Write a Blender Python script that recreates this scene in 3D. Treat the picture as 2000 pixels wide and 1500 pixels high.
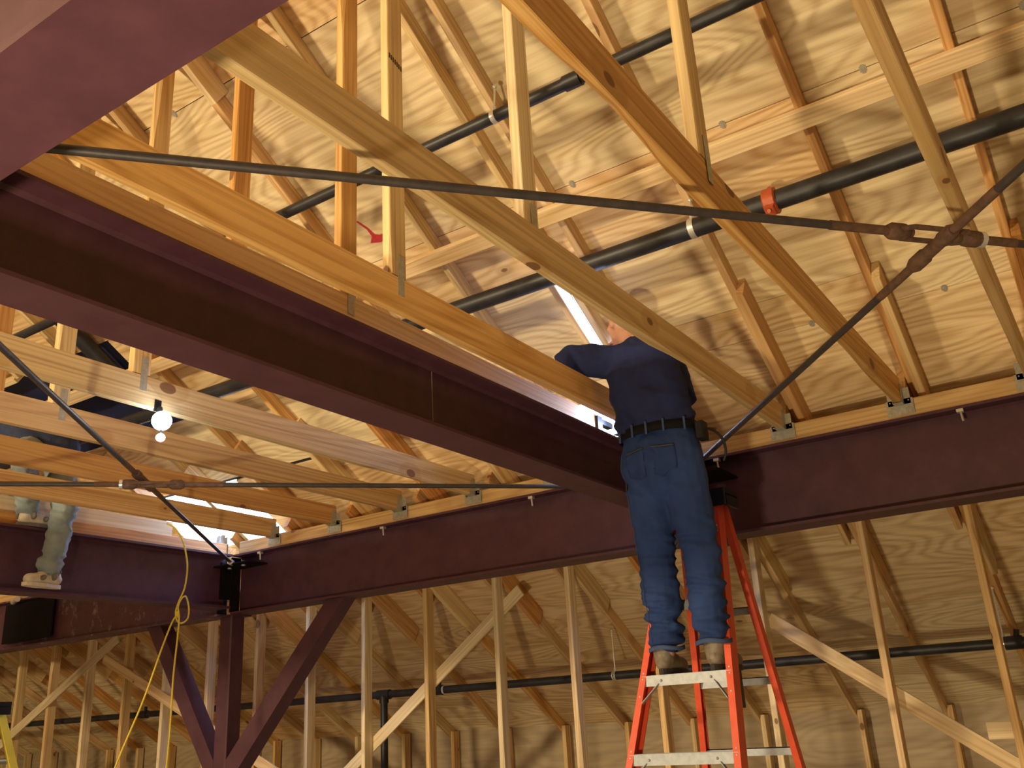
import bpy, bmesh, math, random
from mathutils import Vector, Matrix, noise as mnoise

SC = bpy.context.scene
for o in list(bpy.data.objects):
    bpy.data.objects.remove(o, do_unlink=True)
COL = SC.collection
R = random.Random(7)
V = Vector

# ------------------------------------------------------------------ camera
# metres; x along the far steel beam, y away from the viewer, z up; the lens is at the origin, the floor 1.42 m below
FLOOR = -1.42
cam_d = bpy.data.cameras.new('camera')
cam_d.sensor_fit = 'HORIZONTAL'; cam_d.sensor_width = 36.0
cam_d.lens = 36.0 * 1816.92 / 2000.0
cam_d.clip_start = 0.05; cam_d.clip_end = 200
cam = bpy.data.objects.new('camera', cam_d); COL.objects.link(cam)
_r = V((0.829001, 0.556583, -0.054515)); _u = V((0.232571, -0.254461, 0.938701)); _b = V((0.508594, -0.790863, -0.340394))
cam.matrix_world = Matrix(((_r.x, _u.x, _b.x, 0), (_r.y, _u.y, _b.y, 0), (_r.z, _u.z, _b.z, 0), (0, 0, 0, 1)))
SC.camera = cam

# ------------------------------------------------------------------ light and exposure
W = bpy.data.worlds.new('sky'); SC.world = W; W.use_nodes = True
bg = W.node_tree.nodes['Background']
bg.inputs['Color'].default_value = (0.38, 0.54, 1.0, 1); bg.inputs['Strength'].default_value = 34.0
WORKLIGHT_POS = V((-5.6, -5.0, 1.50))
WORKLIGHT_WATT = 1000.0
WORKLIGHT_COL = (1.0, 0.80, 0.50)
FILL_WATT = 155.0
SC.view_settings.view_transform = 'Standard'
try: SC.view_settings.look = 'None'
except Exception: pass
SC.view_settings.gamma = 1.0
SC.view_settings.use_curve_mapping = False
SC.view_settings.exposure = 0.0

# ------------------------------------------------------------------ materials
def newmat(name):
    m = bpy.data.materials.new(name); m.use_nodes = True
    nt = m.node_tree
    return m, nt, nt.nodes['Principled BSDF']
def N(nt, t, **k):
    n = nt.nodes.new(t)
    for a, b in k.items(): setattr(n, a, b)
    return n
def L(nt, a, b): nt.links.new(a, b)
def math_n(nt, op, a, b=None, c=None):
    n = N(nt, 'ShaderNodeMath', operation=op)
    for i, v in enumerate((a, b, c)):
        if v is None: continue
        if isinstance(v, (int, float)): n.inputs[i].default_value = v
        else: L(nt, v, n.inputs[i])
    return n.outputs[0]
def ramp(nt, fac, stops):
    n = N(nt, 'ShaderNodeValToRGB'); e = n.color_ramp.elements
    while len(e) < len(stops): e.new(0.5)
    for i, (p, c) in enumerate(stops):
        e[i].position = p; e[i].color = (*c, 1) if len(c) == 3 else c
    L(nt, fac, n.inputs[0]); return n.outputs[0]
def mix(nt, fac, a, b, mode='MIX'):
    n = N(nt, 'ShaderNodeMix', data_type='RGBA', blend_type=mode)
    for sock, v in ((n.inputs[0], fac), (n.inputs[6], a), (n.inputs[7], b)):
        if isinstance(v, (int, float)): sock.default_value = v
        elif isinstance(v, tuple): sock.default_value = (*v, 1) if len(v) == 3 else v
        else: L(nt, v, sock)
    return n.outputs[2]
def local_coords(nt, scale, rnd_scale=40.0):
    tc = N(nt, 'ShaderNodeTexCoord'); oi = N(nt, 'ShaderNodeObjectInfo')
    cmb = N(nt, 'ShaderNodeCombineXYZ')
    r = math_n(nt, 'MULTIPLY', oi.outputs['Random'], rnd_scale)
    L(nt, r, cmb.inputs[0]); L(nt, math_n(nt, 'MULTIPLY', r, 0.37), cmb.inputs[1]); L(nt, math_n(nt, 'MULTIPLY', r, 0.61), cmb.inputs[2])
    mp = N(nt, 'ShaderNodeVectorMath', operation='MULTIPLY'); L(nt, tc.outputs['Object'], mp.inputs[0]); mp.inputs[1].default_value = scale
    ad = N(nt, 'ShaderNodeVectorMath', operation='ADD'); L(nt, mp.outputs[0], ad.inputs[0]); L(nt, cmb.outputs[0], ad.inputs[1])
    return ad.outputs[0], oi.outputs['Random'], tc.outputs['Object']
def tex_noise(nt, vec, scale, detail=3, rough=0.55):
    n = N(nt, 'ShaderNodeTexNoise'); L(nt, vec, n.inputs['Vector'])
    n.inputs['Scale'].default_value = scale; n.inputs['Detail'].default_value = detail; n.inputs['Roughness'].default_value = rough
    return n.outputs['Fac']

def wood(name, light, dark, stretch, rings, knot=0.05, knot_scale=(2.2, 6, 6), tint=0.35, knotcol=(0.16, 0.06, 0.02), contrast=0.75, rough=0.62, knot_p=0.80, fine_mul=18, detail=1.5, streak=1.1):
    m, nt, bs = newmat(name)
    vec, rnd, obj = local_coords(nt, stretch)
    base = tex_noise(nt, vec, 1.0, detail, 0.42)
    bands = math_n(nt, 'SINE', math_n(nt, 'MULTIPLY', base, rings))
    bands = math_n(nt, 'MULTIPLY_ADD', bands, 0.5, 0.5)
    bands = math_n(nt, 'POWER', bands, 1.6)
    v2, _, _ = local_coords(nt, (stretch[0] * 2.5, stretch[1] * fine_mul, stretch[2] * fine_mul))
    fine = tex_noise(nt, v2, 1.0, 3, 0.6)
    v3, _, _ = local_coords(nt, (stretch[0] * 1.4, stretch[1] * 0.8, stretch[2] * 0.8))
    blot = tex_noise(nt, v3, 1.0, 2, 0.5)
    f = math_n(nt, 'ADD', math_n(nt, 'MULTIPLY', bands, contrast * 0.55), math_n(nt, 'MULTIPLY', math_n(nt, 'SUBTRACT', fine, 0.5), 1.35))
    v4, _, _ = local_coords(nt, (stretch[0] * 1.2, stretch[1] * 5, stretch[2] * 5), 23.0)
    midn = tex_noise(nt, v4, 1.0, 2, 0.5)
    f = math_n(nt, 'ADD', f, math_n(nt, 'MULTIPLY', math_n(nt, 'SUBTRACT', midn, 0.5), streak))
    f = math_n(nt, 'ADD', f, 0.20)
    f = math_n(nt, 'ADD', f, math_n(nt, 'MULTIPLY', math_n(nt, 'SUBTRACT', blot, 0.5), 0.7))
    col = mix(nt, math_n(nt, 'MINIMUM', math_n(nt, 'MAXIMUM', f, 0.0), 1.0), light, dark)
    hv = N(nt, 'ShaderNodeHueSaturation'); L(nt, col, hv.inputs['Color'])
    L(nt, math_n(nt, 'MULTIPLY_ADD', rnd, tint, 1.0 - tint * 0.55), hv.inputs['Value'])
    r2 = math_n(nt, 'FRACT', math_n(nt, 'MULTIPLY', rnd, 17.31))
    L(nt, math_n(nt, 'MULTIPLY_ADD', r2, 0.3, 0.85), hv.inputs['Saturation'])
    L(nt, math_n(nt, 'MULTIPLY_ADD', r2, -0.022, 0.511), hv.inputs['Hue'])
    col = hv.outputs[0]
    if knot:
        kv, _, _ = local_coords(nt, knot_scale)
        vo = N(nt, 'ShaderNodeTexVoronoi'); L(nt, kv, vo.inputs['Vector']); vo.inputs['Scale'].default_value = 1.0
        seed = N(nt, 'ShaderNodeSeparateColor'); L(nt, vo.outputs['Color'], seed.inputs[0])
        thr = math_n(nt, 'MULTIPLY', math_n(nt, 'GREATER_THAN', seed.outputs[0], knot_p), knot)
        thr = math_n(nt, 'MULTIPLY', thr, math_n(nt, 'MULTIPLY_ADD', seed.outputs[1], 0.7, 0.4))
        k = math_n(nt, 'SUBTRACT', thr, vo.outputs['Distance'])
        kf = math_n(nt, 'MINIMUM', math_n(nt, 'MAXIMUM', math_n(nt, 'MULTIPLY', k, 40), 0.0), 0.85)
        halo = math_n(nt, 'SUBTRACT', math_n(nt, 'MULTIPLY', thr, 2.6), vo.outputs['Distance'])
        hf = math_n(nt, 'MINIMUM', math_n(nt, 'MAXIMUM', math_n(nt, 'MULTIPLY', halo, 6), 0.0), 0.4)
        col = mix(nt, hf, col, dark)
        col = mix(nt, kf, col, knotcol)
    L(nt, col, bs.inputs['Base Color']); bs.inputs['Roughness'].default_value = rough
    bp = N(nt, 'ShaderNodeBump'); bp.inputs['Strength'].default_value = 0.12; bp.inputs['Distance'].default_value = 0.002
    L(nt, fine, bp.inputs['Height']); L(nt, bp.outputs[0], bs.inputs['Normal'])
    return m

M_PINE = wood('yellow_pine', (0.80, 0.56, 0.25), (0.47, 0.25, 0.075), (0.30, 6.0, 6.0), 95, knot=0.17, knot_scale=(3.6, 6, 6), tint=0.22, knot_p=0.70)
M_SPF = wood('pale_spruce', (0.86, 0.69, 0.42), (0.58, 0.38, 0.17), (0.30, 6.5, 6.5), 85, knot=0.13, knot_scale=(5, 8, 8), tint=0.18)
M_REDPINE = wood('ruddy_pine', (0.72, 0.45, 0.19), (0.42, 0.20, 0.065), (0.30, 6.0, 6.0), 95, knot=0.17, knot_scale=(3.6, 6, 6), tint=0.22, knot_p=0.70)
M_PLY = wood('plywood', (0.88, 0.70, 0.41), (0.50, 0.30, 0.115), (0.42, 1.7, 1.7), 210, knot=0.12, knot_scale=(2.6, 4.6, 0.5), tint=0.16, knotcol=(0.22, 0.10, 0.03), contrast=0.80, rough=0.6, knot_p=0.80, fine_mul=22, detail=2.6, streak=0.35)
M_OSB = wood('brown_sheathing', (0.50, 0.35, 0.19), (0.32, 0.20, 0.10), (0.6, 1.7, 1.7), 120, knot=0, contrast=0.6)

def steel_mat(name, a, b, rough=0.55, metallic=0.0, scratch=0.0, sc=9.0):
    m, nt, bs = newmat(name)
    vec, rnd, obj = local_coords(nt, (1, 1, 1), 9)
    n = tex_noise(nt, vec, sc, 5, 0.65)
    col = mix(nt, ramp(nt, n, [(0.35, (0, 0, 0)), (0.7, (1, 1, 1))]), a, b)
    if scratch:
        v2, _, _ = local_coords(nt, (1.2, 1.2, 0.8), 9)
        s = tex_noise(nt, v2, 8.0, 5, 0.72)
        col = mix(nt, math_n(nt, 'MULTIPLY', ramp(nt, s, [(0.56, (0, 0, 0)), (0.70, (1, 1, 1))]), scratch), col, (0.32, 0.26, 0.30))
    L(nt, col, bs.inputs['Base Color']); bs.inputs['Roughness'].default_value = rough; bs.inputs['Metallic'].default_value = metallic
    bp = N(nt, 'ShaderNodeBump'); bp.inputs['Strength'].default_value = 0.08; bp.inputs['Distance'].default_value = 0.002
    L(nt, n, bp.inputs['Height']); L(nt, bp.outputs[0], bs.inputs['Normal'])
    return m
M_PRIMER = steel_mat('maroon_primer', (0.062, 0.019, 0.032), (0.090, 0.031, 0.048))
M_PRIMER_WORN = steel_mat('scratched_primer', (0.075, 0.026, 0.036), (0.115, 0.044, 0.058), scratch=0.85)
M_DARKSTEEL = steel_mat('dark_steel', (0.007, 0.005, 0.006), (0.012, 0.008, 0.010), rough=0.85)
M_DARKSTEEL.node_tree.nodes['Principled BSDF'].inputs['Specular IOR Level'].default_value = 0.15
M_ROD = steel_mat('grey_rod', (0.035, 0.030, 0.031), (0.060, 0.048, 0.045), rough=0.5, sc=30)
M_RUST = steel_mat('rusty_brown_steel', (0.075, 0.040, 0.026), (0.16, 0.085, 0.050), rough=0.7, sc=40)
M_PIPE = steel_mat('black_pipe', (0.014, 0.014, 0.017), (0.03, 0.03, 0.034), rough=0.45, sc=14)
M_GALV = steel_mat('galvanized', (0.36, 0.35, 0.29), (0.52, 0.51, 0.44), rough=0.45, metallic=0.35, sc=60)
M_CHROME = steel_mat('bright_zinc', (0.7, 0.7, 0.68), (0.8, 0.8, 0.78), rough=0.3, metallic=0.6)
M_COUPLING = steel_mat('orange_red_coupling', (0.42, 0.075, 0.022), (0.52, 0.11, 0.035), rough=0.4, sc=30)
M_LADDER = steel_mat('orange_fibreglass', (0.66, 0.075, 0.028), (0.74, 0.10, 0.04), rough=0.42, sc=25)
M_ALU = steel_mat('aluminium', (0.30, 0.32, 0.34), (0.40, 0.42, 0.45), rough=0.5, metallic=0.3, sc=35)
M_BLACKPL = steel_mat('black_plastic', (0.012, 0.012, 0.013), (0.02, 0.02, 0.021), rough=0.5)
M_YELLOW = steel_mat('yellow_fibreglass', (0.62, 0.50, 0.05), (0.72, 0.58, 0.07), rough=0.45)
M_ROPE = steel_mat('yellow_rope', (0.62, 0.46, 0.04), (0.80, 0.64, 0.09), rough=0.7, sc=120)
M_FELT = steel_mat('black_felt', (0.015, 0.014, 0.014), (0.03, 0.028, 0.026), rough=0.9)
M_TARP = steel_mat('navy_tarp', (0.006, 0.010, 0.045), (0.010, 0.016, 0.065), rough=0.6, sc=4)
M_CONC = steel_mat('concrete', (0.34, 0.31, 0.27), (0.44, 0.41, 0.36), rough=0.85, sc=2.5)
M_WALLBOARD = steel_mat('unpainted_wallboard', (0.50, 0.46, 0.40), (0.58, 0.54, 0.47), rough=0.9, sc=1.5)
M_CHALK = steel_mat('chalk', (0.30, 0.20, 0.15), (0.36, 0.25, 0.19), rough=0.9)
M_REDPAINT = steel_mat('red_marking_paint', (0.50, 0.03, 0.04), (0.62, 0.05, 0.06), rough=0.6, sc=50)
M_INK = steel_mat('black_ink', (0.03, 0.025, 0.02), (0.10, 0.07, 0.04), rough=0.7, sc=150)

def cloth(name, a, b, fade=None, sc=7.0, weave=420, rough=0.9):
    m, nt, bs = newmat(name)
    tc = N(nt, 'ShaderNodeTexCoord')
    n = tex_noise(nt, tc.outputs['Object'], sc, 4, 0.6)
    col = mix(nt, ramp(nt, n, [(0.35, (0, 0, 0)), (0.68, (1, 1, 1))]), a, b)
    if fade:
        g = N(nt, 'ShaderNodeNewGeometry')
        n2 = tex_noise(nt, tc.outputs['Object'], 3.0, 2, 0.5)
        col = mix(nt, ramp(nt, n2, [(0.48, (0, 0, 0)), (0.66, (1, 1, 1))]), col, fade)
    w = tex_noise(nt, tc.outputs['Object'], weave, 1, 0.5)
    col = mix(nt, 0.35, col, mix(nt, w, (0.25, 0.25, 0.25), (1, 1, 1)), 'MULTIPLY')
    L(nt, col, bs.inputs['Base Color']); bs.inputs['Roughness'].default_value = rough
    bp = N(nt, 'ShaderNodeBump'); bp.inputs['Strength'].default_value = 0.35; bp.inputs['Distance'].default_value = 0.004
    n3 = tex_noise(nt, tc.outputs['Object'], 26, 3, 0.6)
    L(nt, n3, bp.inputs['Height']); L(nt, bp.outputs[0], bs.inputs['Normal'])
    return m
M_SHIRT = cloth('navy_shirt_cloth', (0.007, 0.014, 0.075), (0.011, 0.022, 0.110))
M_DENIM = cloth('blue_denim', (0.009, 0.033, 0.135), (0.018, 0.052, 0.20), fade=(0.028, 0.066, 0.23))
M_PALEDENIM = cloth('pale_grey_denim', (0.20, 0.25, 0.27), (0.30, 0.36, 0.37))
M_BLUESHIRT = cloth('dark_blue_jacket', (0.02, 0.03, 0.08), (0.03, 0.05, 0.12))
M_SKIN = steel_mat('skin', (0.50, 0.25, 0.17), (0.58, 0.31, 0.22), rough=0.5, sc=20)
M_HAIR = steel_mat('grey_hair', (0.42, 0.39, 0.36), (0.55, 0.52, 0.48), rough=0.7, sc=90)
M_LEATHER = steel_mat('scuffed_leather', (0.13, 0.10, 0.07), (0.26, 0.21, 0.15), rough=0.6, sc=30)
M_SOLE = steel_mat('dark_rubber', (0.03, 0.028, 0.025), (0.05, 0.046, 0.04), rough=0.8)
M_SOLE_B = steel_mat('black_leather', (0.004, 0.004, 0.005), (0.007, 0.007, 0.008), rough=0.8)
for _m in (M_SOLE_B, M_BLACKPL): _m.node_tree.nodes['Principled BSDF'].inputs['Specular IOR Level'].default_value = 0.2
M_SHOEWHITE = steel_mat('white_trainer', (0.52, 0.46, 0.36), (0.66, 0.60, 0.50), rough=0.6, sc=30)
M_SHOEGREY = steel_mat('grey_trainer_panel', (0.10, 0.09, 0.08), (0.16, 0.14, 0.12), rough=0.6, sc=30)
M_STITCH = steel_mat('tan_thread', (0.045, 0.045, 0.065), (0.07, 0.065, 0.08), rough=0.8)
M_HEM = cloth('worn_pale_denim', (0.035, 0.065, 0.17), (0.06, 0.095, 0.22))
def emis(name, c, s):
    m, nt, bs = newmat(name)
    bs.inputs['Base Color'].default_value = (*c, 1); bs.inputs['Emission Color'].default_value = (*c, 1); bs.inputs['Emission Strength'].default_value = s
    return m
M_LED = emis('lit_led', (0.72, 0.82, 1.0), 40.0)
M_HALOGEN = emis('lit_halogen', (1.0, 0.75, 0.4), 30.0)

# ------------------------------------------------------------------ mesh helpers
WM = {}          # world matrix of each object made here
class MB:
    def __init__(self): self.v = []; self.f = []; self.smooth = []
    def add(self, verts, faces, smooth=False):
        k = len(self.v); self.v += [V(p) for p in verts]
        for fc in faces: self.f.append(tuple(i + k for i in fc)); self.smooth.append(smooth)
    def box(self, a, b, mat=None, bev=0.0):
        (x0, y0, z0), (x1, y1, z1) = a, b
        if bev <= 0:
            vs = [V((x, y, z)) for z in (z0, z1) for y in (y0, y1) for x in (x0, x1)]
            fs = [(0, 2, 3, 1), (4, 5, 7, 6), (0, 1, 5, 4), (2, 6, 7, 3), (0, 4, 6, 2), (1, 3, 7, 5)]
        else:
            # chamfer the four long edges (along the longest axis)
            d = (x1 - x0, y1 - y0, z1 - z0); ax = d.index(max(d))
            o = [i for i in range(3) if i != ax]
            lo = (x0, y0, z0); hi = (x1, y1, z1)
            p0, p1 = lo[o[0]], hi[o[0]]; q0, q1 = lo[o[1]], hi[o[1]]
            prof = [(p0 + bev, q0), (p1 - bev, q0), (p1, q0 + bev), (p1, q1 - bev), (p1 - bev, q1), (p0 + bev, q1), (p0, q1 - bev), (p0, q0 + bev)]
            vs = []
            for e in (lo[ax], hi[ax]):
                for p, q in prof:
                    c = [0, 0, 0]; c[ax] = e; c[o[0]] = p; c[o[1]] = q; vs.append(V(c))
            fs = [tuple(range(7, -1, -1)), tuple(range(8, 16))] + [(i, (i + 1) % 8, 8 + (i + 1) % 8, 8 + i) for i in range(8)]
            if ax == 1: fs = [tuple(reversed(t)) for t in fs]
        if mat is not None: vs = [mat @ p for p in vs]
        self.add(vs, fs)
    def obox(self, p0, p1, w, d, up=V((0, 0, 1)), bev=0.0):
        self.box((0, -w / 2, -d / 2), ((V(p1) - V(p0)).length, w / 2, d / 2), frame(p0, p1, up), bev)
    def tube(self, pts, r, n=12, caps=True, smooth=True):
        pts = [V(p) for p in pts]; rs = r if isinstance(r, (list, tuple)) else [r] * len(pts)
        rings = []; prev = None
        for i, p in enumerate(pts):
            t = ((pts[min(i + 1, len(pts) - 1)] - pts[max(i - 1, 0)])).normalized()
            if prev is None:
                a = t.orthogonal().normalized()
            else:
                a = (prev - t * prev.dot(t)).normalized()
            prev = a; b = t.cross(a)
            rings.append([p + (a * math.cos(2 * math.pi * j / n) + b * math.sin(2 * math.pi * j / n)) * rs[i] for j in range(n)])
        vs = [q for ring in rings for q in ring]; fs = []
        for i in range(len(pts) - 1):
            for j in range(n): fs.append((i * n + j, i * n + (j + 1) % n, (i + 1) * n + (j + 1) % n, (i + 1) * n + j))
        self.add(vs, fs, smooth)
        if caps:
            k = len(self.v) - len(vs)
            self.f.append(tuple(k + j for j in range(n - 1, -1, -1))); self.smooth.append(False)
            self.f.append(tuple(k + (len(pts) - 1) * n + j for j in range(n))); self.smooth.append(False)
    def ball(self, c, r, n=10, sc=(1, 1, 1), mat=None):
        vs = []; fs = []
        for i in range(n + 1):
            th = math.pi * i / n
            for j in range(2 * n):
                ph = math.pi * j / n
                p = V((r * sc[0] * math.sin(th) * math.cos(ph), r * sc[1] * math.sin(th) * math.sin(ph), r * sc[2] * math.cos(th)))
                if mat is not None: p = mat @ p
                vs.append(V(c) + p)
        for i in range(n):
            for j in range(2 * n): fs.append((i * 2 * n + j, (i + 1) * 2 * n + j, (i + 1) * 2 * n + (j + 1) % (2 * n), i * 2 * n + (j + 1) % (2 * n)))
        self.add(vs, fs, True)
    def prism(self, poly, ax, lo, hi):
        # poly: 2-D outline in the two other axes
        o = [i for i in range(3) if i != ax]; n = len(poly); vs = []
        for e in (lo, hi):
            for p, q in poly:
                c = [0, 0, 0]; c[ax] = e; c[o[0]] = p; c[o[1]] = q; vs.append(c)
        self.add(vs, [tuple(range(n - 1, -1, -1)), tuple(range(n, 2 * n))] + [(i, (i + 1) % n, n + (i + 1) % n, n + i) for i in range(n)])
    def mesh(self, name, inv=None):
        me = bpy.data.meshes.new(name)
        vs = self.v if inv is None else [inv @ p for p in self.v]
        me.from_pydata([tuple(p) for p in vs], [], self.f); me.validate()
        bm = bmesh.new(); bm.from_mesh(me)
        bmesh.ops.remove_doubles(bm, verts=bm.verts, dist=1e-6)
        bmesh.ops.recalc_face_normals(bm, faces=bm.faces)
        bm.to_mesh(me); bm.free()
        if any(self.smooth):
            for p in me.polygons: p.use_smooth = len(p.vertices) == 4 and True
            try: me.set_sharp_from_angle(angle=math.radians(40))
            except Exception: pass
        return me
def frame(p0, p1, up=V((0, 0, 1))):
    p0 = V(p0); x = (V(p1) - p0).normalized(); up = V(up)
    y = up.cross(x)
    if y.length < 1e-4: y = V((0, 1, 0)).cross(x)
    y.normalize(); z = x.cross(y)
    return Matrix(((x.x, y.x, z.x, p0.x), (x.y, y.y, z.y, p0.y), (x.z, y.z, z.z, p0.z), (0, 0, 0, 1)))
def place(o, Wm, parent=None):
    WM[o.name] = Wm; COL.objects.link(o) if o.name not in COL.objects else None
    if parent is not None:
        o.parent = parent; o.matrix_parent_inverse = Matrix.Identity(4)
        o.matrix_basis = WM[parent.name].inverted() @ Wm
    else: o.matrix_basis = Wm
def tag(o, label=None, cat=None, group=None, kind=None):
    if label: o['label'] = label
    if cat: o['category'] = cat
    if group: o['group'] = group
    if kind: o['kind'] = kind
    return o
def obj(name, mb, mat, parent=None, label=None, cat=None, group=None, kind=None, Wm=None):
    """mb in world coordinates -> one object whose origin sits at the base of its bounds"""
    if Wm is None:
        xs = [p.x for p in mb.v]; ys = [p.y for p in mb.v]; zs = [p.z for p in mb.v]
        Wm = Matrix.Translation(((min(xs) + max(xs)) / 2, (min(ys) + max(ys)) / 2, min(zs)))
    me = mb.mesh(name, Wm.inverted()); me.materials.append(mat)
    o = bpy.data.objects.new(name, me); place(o, Wm, parent)
    return tag(o, label, cat, group, kind)
def empty(name, loc, label=None, cat=None, group=None, kind=None):
    o = bpy.data.objects.new(name, None); o.empty_display_size = 0.1
    place(o, Matrix.Translation(V(loc)))
    return tag(o, label, cat, group, kind)
def lumber(name, p0, p1, w, d, up=V((0, 0, 1)), mat=None, parent=None, label=None, cat=None, group=None, kind=None, wob=0.0):
    """a sawn board from p0 to p1 (centre line); its local x runs along the grain"""
    p0 = V(p0); p1 = V(p1); Wm = frame(p0, p1, up); ln = (p1 - p0).length
    mb = MB()
    if wob <= 0: mb.box((0, -w / 2, -d / 2), (ln, w / 2, d / 2), Wm, 0.0025)
    else:
        n = max(4, int(ln / 0.16)); b = 0.003; s = R.random() * 50
        prof = [(-w / 2 + b, -d / 2), (w / 2 - b, -d / 2), (w / 2, -d / 2 + b), (w / 2, d / 2 - b), (w / 2 - b, d / 2), (-w / 2 + b, d / 2), (-w / 2, d / 2 - b), (-w / 2, -d / 2 + b)]
        vs = []
        for i in range(n + 1):
            x = ln * i / n
            oy = wob * mnoise.noise(V((x * 0.8, s, 0))); oz = wob * mnoise.noise(V((x * 0.8, s, 9)))
            wane = max(0.0, mnoise.noise(V((x * 1.3, s, 20))) - 0.15) * 0.05
            for k, (p, q) in enumerate(prof):
                if k in (1, 2): p -= wane * (1 if k == 1 else 0.0); q += wane * (0 if k == 1 else 1)
                vs.append(Wm @ V((x, p + oy, q + oz)))
        fs = [tuple(range(7, -1, -1)), tuple(range(n * 8, n * 8 + 8))]
        for i in range(n):
            for k in range(8): fs.append((i * 8 + k, i * 8 + (k + 1) % 8, (i + 1) * 8 + (k + 1) % 8, (i + 1) * 8 + k))
        mb.add(vs, fs)
    return obj(name, mb, mat or M_PINE, parent, label, cat, group, kind, Wm)

def ibeam(name, ax, lo, hi, centre, ztop, depth, fw, tf, tw, mat, **k):
    """wide-flange profile along axis ax (0 = x, 1 = y)"""
    z1 = ztop; z0 = ztop - depth; h = fw / 2; t = tw / 2; c = centre; fl = 0.012
    pr = [(c - h, z0), (c + h, z0), (c + h, z0 + tf), (c + t + fl, z0 + tf), (c + t, z0 + tf + fl), (c + t, z1 - tf - fl), (c + t + fl, z1 - tf), (c + h, z1 - tf),
          (c + h, z1), (c - h, z1), (c - h, z1 - tf), (c - t - fl, z1 - tf), (c - t, z1 - tf - fl), (c - t, z0 + tf + fl), (c - t - fl, z0 + tf), (c - h, z0 + tf)]
    mb = MB(); mb.prism(pr, ax, lo, hi)
    return obj(name, mb, mat, **k)

# ------------------------------------------------------------------ roof geometry
RA, RS = 4.755, 0.623
COSR = 1 / math.sqrt(1 + RS * RS); SINR = RS * COSR
def roof_z(y, off=0.0): return RA - off - RS * y
DOWN = V((0, COSR, -SINR)); UPN = V((0, SINR, COSR))
RIDGE_Y = -1.5; EAVE_Y = 7.72
def slope_mat(x, y, n=0.0):
    p = V((x, y, roof_z(y))) + UPN * n
    return Matrix(((1, 0, 0, p.x), (0, DOWN.y, UPN.y, p.y), (0, DOWN.z, UPN.z, p.z), (0, 0, 0, 1)))
# openings cut through the sheathing: x0, x1, y0, y1
HOLES = [(-2.235, -2.178, 4.02, 4.45), (-2.235, -2.06, 4.45, 5.12), (-2.62, -2.235, 4.76, 5.12), (-6.62, -5.57, 4.66, 5.20), (-7.25, -5.50, 3.44, 4.11)]
def cut(rects, hole):
    out = []; hx0, hx1, hy0, hy1 = hole
    for x0, x1, y0, y1 in rects:
        if hx0 >= x1 or hx1 <= x0 or hy0 >= y1 or hy1 <= y0: out.append((x0, x1, y0, y1)); continue
        a, b = max(x0, hx0), min(x1, hx1); c, d = max(y0, hy0), min(y1, hy1)
        if c > y0: out.append((x0, x1, y0, c))
        if d < y1: out.append((x0, x1, d, y1))
        if a > x0: out.append((x0, a, c, d))
        if b < x1: out.append((b, x1, c, d))
    return [r for r in out if r[1] - r[0] > 0.03 and r[3] - r[2] > 0.03]

# ------------------------------------------------------------------ setting: floor, walls, roof deck
XL, XR = -14.6, 4.0
BACK_Y = -2 * RIDGE_Y * -1 - EAVE_Y   # mirror of the eave about the ridge
EAVE_Z = roof_z(EAVE_Y)
mb = MB(); mb.box((XL, BACK_Y - 0.2, FLOOR - 0.15), (XR, EAVE_Y + 0.2, FLOOR))
obj('floor', mb, M_CONC, label='bare grey concrete floor of the building', kind='structure')
mb = MB()
for r in (lambda rs: rs)((lambda rr: rr)([(XL - 0.2, XR + 0.2, RIDGE_Y, EAVE_Y + 0.3)])): rects = [r]
for h in HOLES: rects = cut(rects, h)
for x0, x1, y0, y1 in rects:
    mb.box((0, 0, 0.014), (x1 - x0, (y1 - y0) / COSR, 0.020), slope_mat(x0, y0))
ceiling = obj('ceiling', mb, M_FELT, label='sloping roof deck seen from inside', kind='structure')
RAFTERS = [-0.13, -0.74, -1.37, -2.005, -2.76, -3.36, -3.97, -4.60, -5.23, -5.85, -6.46, -7.09, -7.70, -8.30, -8.90, -9.50, -10.10, -10.71, -11.32, -11.93, -12.54, -13.15, -13.76]
GAP = 0.0022
yk = 3.60 - 5 * 1.035
row = 0
while yk < EAVE_Y:
    y0 = max(yk, RIDGE_Y); y1 = min(yk + 1.035, EAVE_Y + 0.02)
    js = [XL] + sorted(RAFTERS[(1 if row % 2 else 3)::4]) + [1.7 if row % 2 else 0.5, XR]
    js = [a for k, a in enumerate(js) if k == 0 or a - js[k - 1] > 0.2]
    for x0, x1 in zip(js[:-1], js[1:]):
        if x1 - x0 < 0.05 or y1 - y0 < 0.05: continue
        rs = [(x0, x1, y0, y1)]
        for h in HOLES: rs = cut(rs, h)
        for a, b, c, d in rs:
            Wm = slope_mat(a, c)
            m2 = MB()
            ln = (d - c) / COSR
            g0 = GAP; bv = 0.0015
            m2.box((g0, g0, 0.0), (b - a - g0, ln - g0, 0.014), Wm)
            sh = obj('plywood_sheet', m2, M_PLY, ceiling, Wm=Wm)
            sh.name = 'plywood_sheet'
    yk += 1.035; row += 1
# H-clips on the seams, midway between rafters
for x, y in [(-1.887, 3.60), (-1.09, 3.60), (-0.461, 3.60), (0.15, 3.60), (-1.10, 4.635), (-0.45, 4.635), (-2.42, 2.565), (-3.05, 3.60), (-3.7, 2.565), (-1.7, 2.565)]:
    Wm = slope_mat(x, y); m2 = MB()
    m2.box((-0.014, -0.014, -0.0020), (0.014, 0.014, 0.0), Wm)
    m2.box((-0.007, -0.020, -0.0036), (0.007, 0.020, -0.0020), Wm)
    obj('sheathing_clip', m2, M_GALV, ceiling)
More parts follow.
